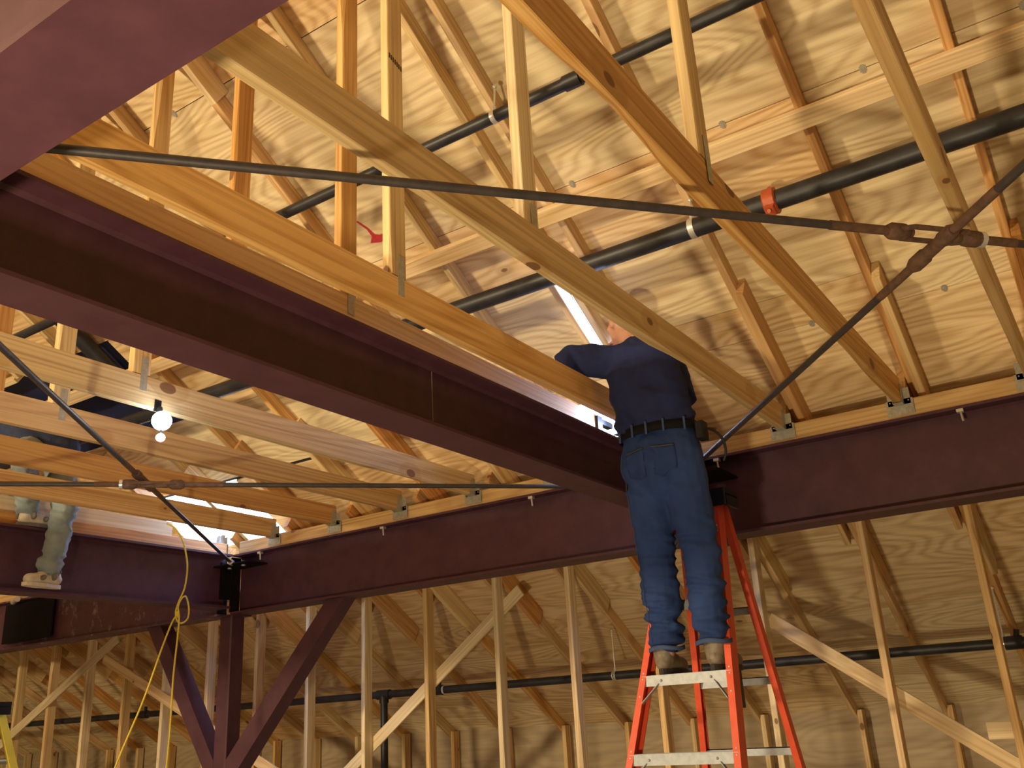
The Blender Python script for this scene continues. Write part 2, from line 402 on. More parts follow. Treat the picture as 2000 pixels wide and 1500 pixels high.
# red spray mark on the plywood
m2 = MB(); Wm = slope_mat(-3.08, 3.48)
pts = [(-0.05, 0.02), (0.0, 0.035), (0.075, 0.022), (0.10, 0.03), (0.09, -0.008), (0.055, 0.0), (0.02, 0.0), (0.0, -0.012), (-0.01, -0.05), (-0.035, -0.10), (-0.045, -0.098), (-0.022, -0.045), (-0.022, -0.008)]
m2.add([Wm @ V((p * 1.25, q * 1.25, -0.0008)) for p, q in pts], [tuple(range(len(pts)))])
obj('paint_mark', m2, M_REDPAINT, ceiling)
# far slope, gables and walls close the building behind the viewer
mb = MB()
zr = roof_z(RIDGE_Y)
mb.add([(XL - .2, RIDGE_Y, zr), (XR + .2, RIDGE_Y, zr), (XR + .2, BACK_Y - .3, roof_z(EAVE_Y + .3)), (XL - .2, BACK_Y - .3, roof_z(EAVE_Y + .3)),
        (XL - .2, RIDGE_Y, zr + .05), (XR + .2, RIDGE_Y, zr + .05), (XR + .2, BACK_Y - .3, roof_z(EAVE_Y + .3) + .05), (XL - .2, BACK_Y - .3, roof_z(EAVE_Y + .3) + .05)],
       [(0, 1, 2, 3), (7, 6, 5, 4), (0, 4, 5, 1), (1, 5, 6, 2), (2, 6, 7, 3), (3, 7, 4, 0)])
obj('ceiling_front', mb, M_PLY, label='opposite roof slope over the viewer', kind='structure')
def gable(x0, x1):
    m = MB(); m.prism([(BACK_Y, FLOOR), (EAVE_Y, FLOOR), (EAVE_Y, EAVE_Z), (RIDGE_Y, zr), (BACK_Y, EAVE_Z)], 0, x0, x1); return m
obj('wall_left', gable(XL - 0.12, XL), M_WALLBOARD, label='gable end wall at the far left', kind='structure')
obj('wall_right', gable(XR, XR + 0.12), M_WALLBOARD, label='gable end wall at the right', kind='structure')
mb = MB(); mb.box((XL, BACK_Y - 0.12, FLOOR), (XR, BACK_Y, EAVE_Z)); obj('wall_front', mb, M_WALLBOARD, label='low eave wall behind the viewer', kind='structure')
mb = MB(); mb.box((XL, EAVE_Y, FLOOR), (XR, EAVE_Y + 0.012, EAVE_Z + 0.03))
wall_back = obj('wall_back', mb, M_OSB, label='low plywood eave wall at the foot of the roof', kind='structure')
for x in RAFTERS:
    lumber('wall_stud', (x + 0.0390, 7.655, FLOOR), (x + 0.0390, 7.655, roof_z(7.655, 0.045)), 0.038, 0.089, V((0, 1, 0)), M_PINE, wall_back)

# ------------------------------------------------------------------ steel
ZT = 1.335
FY = 4.955          # web of the far beam
far = ibeam('steel_beam', 0, -5.80, 3.2, FY, ZT, 0.450, 0.190, 0.0145, 0.009, M_PRIMER,
            label='long maroon steel beam running from the braced column behind the man to the right edge', cat='beam', kind='thing')
for x in (-0.53, -1.80, -3.04, -4.27, -5.506):
    m2 = MB(); m2.box((x - 0.016, FY - 0.0955, ZT - 0.030), (x + 0.016, FY - 0.0945 + 0.03, ZT - 0.0150)); m2.tube([(x, FY - 0.080, ZT - 0.016), (x + 0.004, FY - 0.080, ZT - 0.075)], 0.0055, 6)
    obj('bolt', m2, M_CHROME, far, label='bright zinc bolt')
gb = ibeam('steel_beam', 0, -14.4, -5.96, FY, ZT, 0.450, 0.190, 0.0145, 0.009, M_PRIMER_WORN,
           label='scratched purple-maroon steel beam left of the braced column', cat='beam', kind='thing')
m2 = MB(); m2.box((-9.05, FY - 0.06, ZT - 0.39), (-8.25, FY - 0.046, ZT - 0.03)); obj('dark_plate', m2, M_DARKSTEEL, gb, label='dark flat plate')  # flat dark plate over part of the web
mid = ibeam('steel_beam', 1, 0.68, 4.845, -2.1175, ZT, 0.285, 0.165, 0.0125, 0.008, M_PRIMER,
            label='dark maroon steel beam crossing the middle from upper left down to the man', cat='beam', kind='thing')
m2 = MB(); m2.box((-2.114, 4.80, 1.09), (-2.104, 4.952, 1.29)); obj('shear_tab', m2, M_DARKSTEEL, mid)
m2 = MB(); m2.box((-2.1155, 2.705, 1.075), (-2.1125, 2.709, 1.31)); obj('chalk_line', m2, M_CHALK, mid, label='thin pale chalk line on the web')
lb = ibeam('steel_beam', 1, 0.68, 4.845, -5.87, ZT, 0.410, 0.180, 0.016, 0.010, M_PRIMER,
           label='maroon steel beam at lower left that the second worker stands on', cat='beam', kind='thing')
m2 = MB(); m2.box((-5.866, 4.80, 1.0), (-5.856, 4.952, 1.28)); obj('shear_tab', m2, M_DARKSTEEL, lb)
near = ibeam('steel_beam', 0, -7.6, 3.2, 0.5775, ZT, 0.450, 0.165, 0.0145, 0.009, M_PRIMER,
             label='maroon steel beam passing overhead across the top left corner', cat='beam', kind='thing')
ibeam('steel_beam', 1, 0.68, 4.845, 1.72, ZT, 0.285, 0.165, 0.0125, 0.008, M_PRIMER,
      label='steel beam closing the bay to the right, outside the picture', cat='beam', kind='thing')

# column with its two knee braces
def hss(mb, p0, p1, s, up=V((0, 1, 0))): mb.obox(p0, p1, s, s, up, 0.010)
m2 = MB(); hss(m2, (-5.88, FY, FLOOR), (-5.88, FY, 0.873), 0.135)
colm = obj('steel_column', m2, M_PRIMER, label='square maroon steel column with two diagonal knee braces', cat='column', kind='thing')
m2 = MB(); m2.box((-5.99, FY - 0.09, 0.8735), (-5.77, FY + 0.09, 0.8845)); obj('cap_plate', m2, M_PRIMER, colm)
m2 = MB(); m2.box((-6.0, FY - 0.12, FLOOR), (-5.76, FY + 0.12, FLOOR + 0.02)); obj('base_plate', m2, M_PRIMER, colm)
for s, xt in ((1, -4.74), (-1, -6.76)):
    x0 = -5.88 + s * 0.0675; w = 0.17
    poly = [(x0, -0.36), (xt + s * w / 2, 0.8842), (xt - s * w / 2, 0.8842), (x0, -0.36 + w * 1.22)]
    m2 = MB(); m2.prism(poly if s > 0 else poly[::-1], 1, FY - 0.062, FY + 0.062)
    obj('knee_brace', m2, M_PRIMER, colm)
# connection on top of the column: stiffeners, rod gusset, bolts
m2 = MB()
m2.box((-5.958, FY - 0.093, 0.902), (-5.946, FY - 0.006, 1.318)); m2.box((-5.815, FY - 0.093, 0.902), (-5.803, FY - 0.006, 1.318))
obj('stiffener_plate', m2, M_DARKSTEEL, colm)
m2 = MB(); m2.box((-6.15, FY - 0.22, 1.232), (-5.50, FY - 0.008, 1.242)); obj('rod_gusset', m2, M_DARKSTEEL, colm, label='dark horizontal gusset plate for the bracing rod')
m2 = MB()
for x, y in ((-5.80, -0.12), (-5.62, -0.14), (-6.02, -0.12)): m2.tube([(x, FY + y, 1.222), (x, FY + y, 1.262)], 0.016, 6)
obj('gusset_bolts', m2, M_CHROME, colm, kind='stuff')
m2 = MB(); m2.tube([(-8.86, FY - 0.10, 1.315), (-8.72, FY - 0.14, 1.325)], 0.026, 12)  # bright stub added in place of a glint of daylight
obj('glint_stub', m2, M_CHROME, gb, label='short bright stub standing in for a daylight glint')

# wooden nailer boards on top of the steel
def nailer(name, p0, p1, mat, label): return lumber(name, p0, p1, 0.165, 0.093, V((0, 0, 1)), mat, label=label, cat='board')
ZN = ZT + 0.0005 + 0.0465
nailer('nailer_board', (-5.74, FY, ZN), (3.2, FY, ZN), M_PINE, 'yellow pine nailer board lying on the long far steel beam')
nailer('nailer_board', (-14.3, FY, ZN), (-5.98, FY, ZN), M_PINE, 'nailer board on the scratched beam left of the column')
lumber('nailer_board', (-5.8785, 0.67, ZN), (-5.8785, 4.855, ZN), 0.030, 0.093, V((0, 0, 1)), M_REDPINE, label='nailer board on the beam under the second worker', cat='board')
nailer('nailer_board', (-7.5, 0.5775, ZN), (3.2, 0.5775, ZN), M_SPF, 'pale nailer board on the overhead beam at top left')

# ------------------------------------------------------------------ roof timbers
JZ0, JZ1 = 1.400, 1.540
GJ = 'joists hung between the steel beams'
JOISTS = [(-0.20, M_PINE, 'yellow pine joist at top right, passing under the turnbuckle crossing toward the right edge'),
          (-0.795, M_PINE, 'broad yellow pine joist ending in the hanger farther right of the man'),
          (-1.405, M_PINE, 'yellow pine joist crossing in front of the man\'s head and right shoulder'),
          (-1.99, M_PINE, 'pine joist that the man rests his left arm on'),
          (-2.235, M_SPF, 'daylit joist just above the middle steel beam, its face turned lavender'),
          (-2.87, M_PINE, 'pine joist hidden mostly behind the middle steel beam, left bay'),
          (-3.48, M_PINE, 'knotty pine joist right behind the glowing lamp in the left bay'),
          (-4.10, M_REDPINE, 'cracked reddish joist just below the glowing lamp'),
          (-4.72, M_REDPINE, 'pine joist just above the level bracing rod at the left edge'),
          (-5.34, M_REDPINE, 'pine joist passing in front of the second worker\'s knees'),
          (-5.92, M_SPF, 'whitish daylit joist behind the second worker\'s legs')]
for x, mat, lab in JOISTS:
    zb = ZT + 0.001 if x == -2.235 else JZ0
    yj = 4.26 if x == -2.235 else (4.37 if x == -5.92 else 4.856)
    j = lumber('ceiling_joist', (x, 0.664, (zb + JZ1) / 2), (x, yj, (zb + JZ1) / 2), 0.040, JZ1 - zb, V((0, 0, 1)), mat, label=lab, cat='joist', group=GJ, wob=0.006)
    m2 = MB(); yb = 4.8595
    if x == -2.235:
        m2.box((x - 0.03, 4.25, ZT + 0.06), (x + 0.035, 4.30, JZ1 - 0.02)); m2.box((x + 0.0, 4.30, JZ1 - 0.06), (x + 0.035, 4.42, JZ1 - 0.03)); obj('end_bracket', m2, M_BLACKPL, j, label='black bracket at the board end'); continue
    for s in (-1, 1):
        m2.box((x + s * 0.0405, yb - 0.055, JZ0 - 0.003), (x + s * 0.0215, yb - 0.0535, JZ0 - 0.002)) if False else None
    m2.box((x - 0.066, yb - 0.0016, ZT + 0.012), (x + 0.066, yb, JZ0 + 0.028))           # face plate
    m2.box((x - 0.0225, yb - 0.060, JZ0 - 0.0045), (x + 0.0225, yb - 0.001, JZ0 - 0.0025))  # seat
    for s in (-1, 1):
        a = x + s * 0.0215; b = x + s * 0.0235
        m2.prism([(yb - 0.060, JZ0 - 0.004), (yb - 0.001, JZ0 - 0.004), (yb - 0.001, JZ0 + 0.105), (yb - 0.030, JZ0 + 0.105), (yb - 0.045, JZ0 + 0.09)], 0, min(a, b), max(a, b))
        m2.box((min(x + s * 0.0215, x + s * 0.055), yb - 0.0016, JZ0), (max(x + s * 0.0215, x + s * 0.055), yb, JZ0 + 0.085))
    for s in (-1, 1):
        for q in range(3): m2.tube([(x + s * 0.045, yb - 0.0016, ZT + 0.03 + q * 0.026), (x + s * 0.045, yb - 0.005, ZT + 0.03 + q * 0.026)], 0.004, 6)
    obj('joist_hanger', m2, M_GALV, j, label='galvanized joist hanger')

# rafters, each with a doubling board over the far beam
RD = 0.089
def rafter_pt(x, y, off): return V((x, y, roof_z(y))) - UPN * off
nR = len(RAFTERS)
ORD = ['first', 'second', 'third', 'fourth', 'fifth', 'sixth', 'seventh', 'eighth', 'ninth', 'tenth', 'eleventh', 'twelfth', 'thirteenth', 'fourteenth', 'fifteenth', 'sixteenth', 'seventeenth', 'eighteenth', 'nineteenth', 'twentieth', 'twenty-first', 'twenty-second', 'twenty-third']
GR = 'rafters under the plywood roof deck'
for i, x in enumerate(RAFTERS):
    mat = M_REDPINE if R.random() < 0.4 else M_PINE
    lab = 'sloping pine rafter under the plywood, %s counted from the right edge' % ORD[i]
    ystart = RIDGE_Y + 0.03
    if -7.25 < x < -5.5:
        lumber('rafter', rafter_pt(x, ystart, RD / 2 + 0.001), rafter_pt(x, 3.41, RD / 2 + 0.001), 0.038, RD, UPN, mat,
               label='upper half of the %s rafter from the right, ending above the navy tarp' % ORD[i], cat='rafter', group=GR, wob=0.003)
        ystart = 4.14; lab = 'lower half of the %s rafter from the right, starting below the navy tarp' % ORD[i]
    r = lumber('rafter', rafter_pt(x, ystart, RD / 2 + 0.001), rafter_pt(x, 7.695, RD / 2 + 0.001), 0.038, RD, UPN, mat, label=lab, cat='rafter', group=GR, wob=0.003)
    if x > -5.4 or True:
        hole = any(h[0] - 0.05 < x + 0.04 < h[1] + 0.05 and h[2] < 5.1 for h in HOLES[3:4])
        y0 = 4.36 + R.uniform(-0.06, 0.06)
        lumber('sister_board', rafter_pt(x + 0.0395, y0, 0.0725), rafter_pt(x + 0.0395, 6.36 + R.uniform(-0.05, 0.05), 0.0725), 0.038, 0.140, UPN, M_PINE if i % 2 else M_REDPINE, r)
        lumber('sister_board', rafter_pt(x - 0.0395, 5.0, 0.0925), rafter_pt(x - 0.0395, 5.95, 0.0925), 0.038, 0.184, UPN, M_REDPINE, r)
r = lumber('rafter', rafter_pt(-2.175, RIDGE_Y + 0.03, RD / 2 + 0.001), rafter_pt(-2.175, 3.79, RD / 2 + 0.001), 0.038, RD, UPN, M_PINE,
           label='short rafter ending at the daylit slot in the roof deck', cat='rafter', group=GR)
lumber('rafter', rafter_pt(-2.156, 3.82, RD / 2 + 0.001), rafter_pt(-2.156, 4.62, RD / 2 + 0.001), 0.038, RD, UPN, M_SPF,
       label='short pale trimmer board along the right of the daylit slot', cat='rafter', group=GR)
lumber('rafter', rafter_pt(-2.255, 3.70, RD / 2 + 0.001), rafter_pt(-2.255, 5.3, RD / 2 + 0.001), 0.038, RD, UPN, M_SPF,
       label='pale trimmer board along the left of the daylit slot', cat='rafter', group=GR)
lumber('sister_board', rafter_pt(-3.36 + 0.0395, RIDGE_Y + 0.1, 0.0705), rafter_pt(-3.36 + 0.0395, 2.60, 0.0705), 0.038, 0.14, UPN, M_SPF, [o for o in bpy.data.objects if o.name.startswith('rafter') and abs(o.matrix_basis.translation.x + 3.36) < 0.01][0])

# long board nailed across the undersides of the rafters
y = 3.655; off = RD + 0.0215
lumber('roof_batten', rafter_pt(-9.2, y, off), rafter_pt(3.2, y, off), 0.089, 0.038, UPN, M_SPF,
       label='long pale board nailed flat across the undersides of the upper rafters', cat='board')
lumber('roof_header', rafter_pt(-7.2, 3.42, 0.046), rafter_pt(-6.5, 3.42, 0.046), 0.038, 0.089, UPN, M_PINE, label='short header board above the navy tarp', cat='board')

# web posts between joists and rafters
PY = 2.345
GP = 'posts between joists and rafters'
POSTS = [(-0.795, 'post rising from the broad joist right of centre', M_PINE), (-1.412, 'post rising from the joist that crosses the man, metal strap at its foot', M_SPF),
         (-1.99, 'post with a black ink stamp rising from the joist under the man\'s arm', M_PINE), (-2.235, 'post left of the stamped post, with a torn knot', M_PINE),
         (-2.87, 'post meeting the joists above the middle of the upper rod', M_PINE), (-3.48, 'leftmost upper post just below the overhead beam', M_PINE),
         (-4.10, 'short post above the lamp, partly hidden by the middle beam', M_PINE), (-4.72, 'post left of the lamp with strap at its foot', M_REDPINE), (-5.34, 'post near the left edge behind the bracing rod', M_REDPINE)]
for x, lab, mat in POSTS:
    px = x
    beside = min(abs(px - q) for q in RAFTERS + [-2.175, -3.3205]) >= 0.0385
    ptop = roof_z(PY + 0.046) - 0.008 if beside else roof_z(PY, RD / COSR) - 0.034
    p = lumber('web_post', (px, PY, JZ1 + 0.001), (px, PY, ptop), 0.038, 0.089, V((0, 1, 0)), mat, label=lab, cat='post', group=GP, wob=0.003)
    m2 = MB(); m2.box((px + 0.0205, PY - 0.005, JZ1 - 0.075), (px + 0.0222, PY + 0.030, JZ1 + 0.085))
    obj('connector_strap', m2, M_GALV, p, label='galvanized strap')
    if abs(x + 1.99) < 0.01:
        m2 = MB()
        for k in range(7):
            z = 2.50 - k * 0.004; y0 = PY - 0.040 + k * 0.0115
            m2.box((px + 0.0192, y0, z - 0.012), (px + 0.0198, y0 + 0.008, z + 0.012))
        obj('ink_stamp', m2, M_INK, p, label='black ink stamp')

# studs behind the far beam
STUDS = [-0.718, -1.31, -1.98, -2.70, -3.33, -3.95, -4.60, -5.23, -5.85, -6.46, -7.09, -7.70, -8.30, -8.92, -9.54, -10.15, -10.76, -11.37]
GS = 'studs standing behind the far steel beams'
for i, x in enumerate(STUDS):
    xc = x + 0.019
    if i <= 9: lab = 'vertical pine stud behind the far beam, %s to the right of the steel column' % ORD[9 - i]
    else: lab = 'vertical pine stud below the scratched beam, %s to the left of the steel column' % ORD[i - 10]
    lumber('wall_stud', (xc, 5.745, FLOOR), (xc, 5.745, roof_z(5.745, 0.11) - 0.03), 0.038, 0.089, V((0, 1, 0)), M_SPF if i % 3 else M_PINE, label=lab, cat='stud', group=GS, wob=0.004)
# diagonal bracing boards
def brace(p0, p1, y, label, mat=M_SPF): lumber('diagonal_brace', (p0[0], y, p0[1]), (p1[0], y, p1[1]), 0.019, 0.089, V((0, 0, 1)), mat, label=label, cat='board')
brace((-5.55, -0.36), (-3.76, 0.90), 5.802, 'pale diagonal board rising to a sawn end below the far beam, left of the man')
brace((-1.945, 0.505), (-0.30, -0.69), 5.802, 'diagonal board descending to the right behind studs, right of the ladder')
brace((-10.45, -0.02), (-8.40, 0.98), 5.688, 'pale diagonal board leaning up toward the scratched beam at lower left')
brace((-8.60, 0.80), (-5.10, -0.75), 5.688, 'pale diagonal board descending right behind the steel column')
lumber('blocking_board', (-0.85, 5.802, -0.185), (0.9, 5.802, -0.185), 0.019, 0.089, V((0, 0, 1)), M_SPF, label='short level board nailed to studs at the lower right edge', cat='board')

# ------------------------------------------------------------------ pipes
def pipe(name, pts, r, label, n=20):
    m = MB(); m.tube(pts, r, n); return obj(name, m, M_PIPE, label=label, cat='pipe', kind='thing')
def ring(parent, c, r, w=0.024, rod_to=None, ax=V((1, 0, 0)), mat=None):
    m = MB(); c = V(c); m.tube([c - ax * w / 2, c + ax * w / 2], r + 0.003, 20)
    obj('hanger_ring', m, mat or M_CHROME, parent, label='bright metal hanger ring')
    if rod_to is not None:
        m = MB(); top = V(rod_to); m.tube([c + V((0, 0, r)), top], 0.0048, 8); m.tube([c + V((0, 0, r)), c + V((0, 0, r + 0.022))], 0.012, 6); m.ball(top, 0.012, 6)
        obj('hanger_rod', m, M_CHROME, parent)
P1 = (3.0, 2.592, 0.0285); P2 = (3.76, 2.136, 0.046); P3 = (6.46, 0.278, 0.031)
p1 = pipe('sprinkler_pipe', [(-8.5, P1[0], P1[1]), (3.0, P1[0], P1[1])], P1[2], 'thin black pipe running under the upper part of the roof')
ring(p1, (-1.94, P1[0], P1[1]), P1[2], rod_to=(-1.93, P1[0], P1[1] + 0.16))
for x in (-1.537,):
    m2 = MB(); m2.tube([(x - 0.03, P1[0], P1[1]), (x + 0.05, P1[0], P1[1])], P1[2] + 0.007, 16); obj('pipe_coupling', m2, M_PIPE, p1)
p2 = pipe('sprinkler_pipe', [(-9.5, P2[0], P2[1]), (3.0, P2[0], P2[1])], P2[2], 'thick black pipe with a red coupling across the middle of the roof')
ring(p2, (-1.353, P2[0], P2[1]), P2[2], 0.028, rod_to=(-1.35, P2[0], roof_z(P2[0], 0.125)))
ring(p2, (0.6, P2[0], P2[1]), P2[2], 0.028, rod_to=(0.6, P2[0], roof_z(P2[0], 0.125)))
m2 = MB(); x = -0.974
m2.tube([(x - 0.030, P2[0], P2[1]), (x - 0.024, P2[0], P2[1]), (x + 0.024, P2[0], P2[1]), (x + 0.030, P2[0], P2[1])], [P2[2] + 0.008, P2[2] + 0.016, P2[2] + 0.016, P2[2] + 0.008], 20)
for s in (-1, 1):
    d = V((0, 0.5, 0.87)) * s; c = V((x, P2[0], P2[1])) + d * (P2[2] + 0.020)
    m2.obox(c - V((0.022, 0, 0)), c + V((0.022, 0, 0)), 0.05, 0.026, d, 0.004)
    m2.tube([c + V((0, -0.03, 0.018 * s)), c + V((0, 0.03, -0.018 * s))], 0.009, 8)
obj('pipe_coupling', m2, M_COUPLING, p2, label='orange-red grooved coupling')
br = pipe('branch_pipe', [(-5.58, 2.6, roof_z(2.6, 0.10)), (-5.58, 3.62, roof_z(3.62, 0.10))], 0.055, 'black branch pipe sloping down along the roof at left, above the navy tarp')
p3 = pipe('sprinkler_pipe', [(-14.4, P3[0], P3[1]), (3.0, P3[0], P3[1])], P3[2], 'black pipe low on the roof behind the studs')
for x in (-6.99, -3.398, -5.0):
    ring(p3, (x, P3[0], P3[1]), P3[2], 0.02)
for x in (-3.39, -0.752): ring(p3, (x, P3[0], P3[1]), P3[2], 0.02, rod_to=(x, P3[0], roof_z(P3[0], 0.125)))
for x in (-5.66,):
    m2 = MB(); m2.tube([(x - 0.07, P3[0], P3[1]), (x + 0.07, P3[0], P3[1])], P3[2] + 0.010, 16); m2.tube([(x, P3[0], P3[1]), (x, P3[0], P3[1] - 0.07)], P3[2] + 0.010, 16)
    obj('pipe_tee', m2, M_PIPE, p3)
    m2 = MB(); m2.tube([(x, P3[0], P3[1]), (x, P3[0], -1.35)], P3[2] + 0.001, 16); obj('drop_pipe', m2, M_PIPE, p3)
for x in (-5.068, -0.70, -9.571 + 0.6):
    m2 = MB(); m2.tube([(x - 0.05, P3[0], P3[1]), (x + 0.05, P3[0], P3[1])], P3[2] + 0.009, 16); m2.tube([(x + 0.01, P3[0], P3[1]), (x + 0.03, P3[0] - 0.01, P3[1] + 0.075)], 0.016, 10)
    obj('sprinkler_tee', m2, M_PIPE, p3)

# ------------------------------------------------------------------ bracing rods
ZR = 1.25; RR = 0.0122
def rod(name, a, b, label, z=ZR, gap=None):
    m = MB(); p, q = V((a[0], a[1], z)), V((b[0], b[1], z)); d = (q - p).normalized()
    if gap:
        c = V((gap[0], gap[1], z)); c = p + d * (c - p).dot(d); h = gap[2] / 2
        m.tube([p, c - d * h], RR, 12); m.tube([c + d * h, q], RR, 12)
    else: m.tube([p, q], RR, 12)
    return obj(name, m, M_ROD, label=label, cat='rod', kind='thing')
def along(a, b, t, z): return V((a[0] + (b[0] - a[0]) * t, a[1] + (b[1] - a[1]) * t, z))
def t_at(a, b, p):
    d = V((b[0] - a[0], b[1] - a[1])); return ((p[0] - a[0]) * d.x + (p[1] - a[1]) * d.y) / d.length_squared
def open_turnbuckle(parent, a, b, t, z, ln):
    d = (V((b[0], b[1], z)) - V((a[0], a[1], z))).normalized(); c = along(a, b, t, z); side = d.cross(V((0, 0, 1)))
    m = MB()
    for s in (-1, 1):
        pts = [c + d * (-ln / 2) + side * s * 0.018, c + d * (-ln / 2 + 0.035) + side * s * 0.034, c + d * (ln / 2 - 0.035) + side * s * 0.034, c + d * (ln / 2) + side * s * 0.018]
        m.tube(pts, 0.0080, 8)
        e = c + d * s * (ln / 2)
        m.tube([e - d * 0.035, e - d * 0.02, e + d * 0.02, e + d * 0.035], [0.017, 0.025, 0.025, 0.019], 12)
    obj('turnbuckle', m, M_RUST, parent, label='rusty open turnbuckle')
    for e0, e1 in ((-ln / 2 - 0.22, -ln / 2 + 0.05), (ln / 2 - 0.05, ln / 2 + 0.16)):
        m = MB(); m.tube([c + d * e0, c + d * e1], RR + 0.0015, 12); obj('threaded_end', m, M_RUST, parent, label='brown threaded rod end')
    m = MB(); m.tube([c + d * (ln / 2 + 0.03), c + d * (ln / 2 + 0.045)], 0.024, 12); obj('lock_nut', m, M_CHROME, parent)
def sleeve_turnbuckle(parent, a, b, t0, t1, z):
    p, q = along(a, b, t0, z), along(a, b, t1, z); d = (q - p).normalized()
    m = MB(); m.tube([p - d * 0.02, p, p + d * 0.05, p + d * 0.06, q - d * 0.05, q - d * 0.04, q, q + d * 0.015], [0.018, 0.024, 0.024, 0.0195, 0.0195, 0.023, 0.023, 0.017], 14)
    obj('turnbuckle', m, M_RUST, parent, label='rusty tubular turnbuckle')
    for e0, e1 in ((p - d * 0.22, p), (q, q + d * 0.22)):
        m = MB(); m.tube([e0, e1], RR + 0.0012, 12); obj('threaded_end', m, M_RUST, parent, label='brown threaded rod end')
A1, B1 = (-1.985, 0.69), (1.62, 4.80)
d1 = (V((-0.226, 2.725)) - V((-1.769, 0.938))).normalized()
A1 = tuple(V((-1.769, 0.938)) - d1 * 0.30); B1 = tuple(V((-0.226, 2.725)) + d1 * 2.4)
r1 = rod('bracing_rod', A1, B1, 'long dark steel bracing rod from the upper left corner to the right edge', ZR, (-0.255, 2.69, 0.25))
open_turnbuckle(r1, A1, B1, t_at(A1, B1, (-0.255, 2.69)), ZR, 0.25)
Z2 = ZR - 0.058; k2 = Z2 / ZR
p2a, p2b = V((-1.72, 4.514)) * k2, V((-0.225, 2.718)) * k2; dd = (p2a - p2b).normalized()
A2 = tuple(p2a + dd * 0.50); B2 = tuple(p2b - dd * 2.5)
r2 = rod('bracing_rod', A2, B2, 'dark bracing rod rising from behind the man to the upper right edge', Z2)
tc = t_at(A2, B2, (-0.225, 2.718))
sleeve_turnbuckle(r2, A2, B2, t_at(A2, B2, tuple(V((-0.335, 2.86)) * k2)), t_at(A2, B2, tuple(V((-0.215, 2.70)) * k2)), Z2)
A3 = (-5.66, 4.72); B3 = (-2.26, 0.66)
r3 = rod('bracing_rod', A3, B3, 'bracing rod slanting down to the column top on the left', ZR)
Z4 = ZR - 0.058
p4a, p4b = V((-2.63, 4.515)) * k2, V((-4.588, 2.373)) * k2; dd = (p4a - p4b).normalized()
A4 = tuple(p4a + dd * 0.50); B4 = tuple(p4b - dd * 1.5)
r4 = rod('bracing_rod', A4, B4, 'nearly level bracing rod across the left bay', Z4, (-4.10 * k2, 2.90 * k2, 0.22))
open_turnbuckle(r4, A4, B4, t_at(A4, B4, tuple(V((-4.10, 2.90)) * k2)), Z4, 0.22)
sleeve_turnbuckle(r3, A3, B3, t_at(A3, B3, (-4.16, 2.93)), t_at(A3, B3, (-3.98, 2.72)), ZR)
m2 = MB(); m2.tube([(-5.70, 4.77, 1.25), (-5.66, 4.72, 1.25)], 0.024, 6); obj('end_nut', m2, M_CHROME, r3)
# gusset behind the man
m2 = MB(); m2.box((-2.02, 4.66, 1.205), (-1.72, 4.945, 1.216)); obj('rod_gusset', m2, M_DARKSTEEL, mid)

# ------------------------------------------------------------------ tarp over the left opening, lamp, rope
m2 = MB(); Wt = slope_mat(-7.6, 3.30)
nx, ny = 16, 8
for i in range(nx):
    for jj in range(ny): pass
vs = []; fs = []
for i in range(nx + 1):
    for jj in range(ny + 1):
        u, v = 2.3 * i / nx, 1.1 * jj / ny
        vs.append(Wt @ V((u, v, 0.035 + 0.008 * mnoise.noise(V((u * 3, v * 3, 0))))))
for i in range(nx):
    for jj in range(ny): fs.append((i * (ny + 1) + jj, (i + 1) * (ny + 1) + jj, (i + 1) * (ny + 1) + jj + 1, i * (ny + 1) + jj + 1))
m2.add(vs, fs, True)
tp = obj('tarp', m2, M_TARP, label='navy tarp stretched over the roof opening at left', cat='tarp', kind='thing')
sm = tp.modifiers.new('thickness', 'SOLIDIFY'); sm.thickness = 0.003

lamp = empty('work_lamp', (-3.42, 2.437, 1.30), 'small glowing white lamp clipped to a joist in the left bay', 'lamp')
m2 = MB(); m2.ball((-3.42, 2.437, 1.334), 0.043, 10); obj('bulb', m2, M_LED, lamp)
m2 = MB(); m2.ball((-3.42, 2.437, 1.257), 0.020, 8, (1, 1, 0.9)); obj('lens', m2, M_LED, lamp)
m2 = MB(); m2.tube([(-3.435, 2.437, 1.368), (-3.445, 2.437, 1.40)], 0.014, 8); m2.box((-3.463, 2.42, 1.386), (-3.456, 2.455, 1.44)); m2.tube([(-3.42, 2.437, 1.30), (-3.42, 2.437, 1.279)], 0.006, 6); obj('clip', m2, M_BLACKPL, lamp)
ld = bpy.data.lights.new('led', 'POINT'); ld.energy = 14; ld.color = (0.75, 0.85, 1.0); ld.shadow_soft_size = 0.043
lo = bpy.data.objects.new('led_light', ld); place(lo, Matrix.Translation((-3.42, 2.437, 1.334)), lamp)

lamp2 = empty('work_lamp', (-2.128, 4.335, 1.405), 'bright white lamp wedged between the joists left of the man\'s waist', 'lamp')
Wl = frame((-2.128, 4.335, 1.458), (-2.165, 4.225, 1.458))
m2 = MB(); m2.box((-0.035, -0.036, -0.040), (0.0, 0.036, 0.040), Wl); obj('housing', m2, M_BLACKPL, lamp2)
m2 = MB(); m2.box((0.0005, -0.031, -0.034), (0.004, 0.031, 0.034), Wl); obj('lens', m2, M_LED, lamp2)
m2 = MB(); m2.tube([(-2.128, 4.345, 1.42), (-2.128, 4.36, 1.405)], 0.008, 8); m2.box((-2.20, 4.345, 1.398), (-2.02, 4.375, 1.405)); obj('bracket', m2, M_BLACKPL, lamp2)
ld2 = bpy.data.lights.new('led_panel', 'AREA'); ld2.shape = 'RECTANGLE'; ld2.size = 0.06; ld2.size_y = 0.066; ld2.energy = 4.5; ld2.color = (0.46, 0.56, 1.0)
lo2 = bpy.data.objects.new('led_panel_light', ld2)
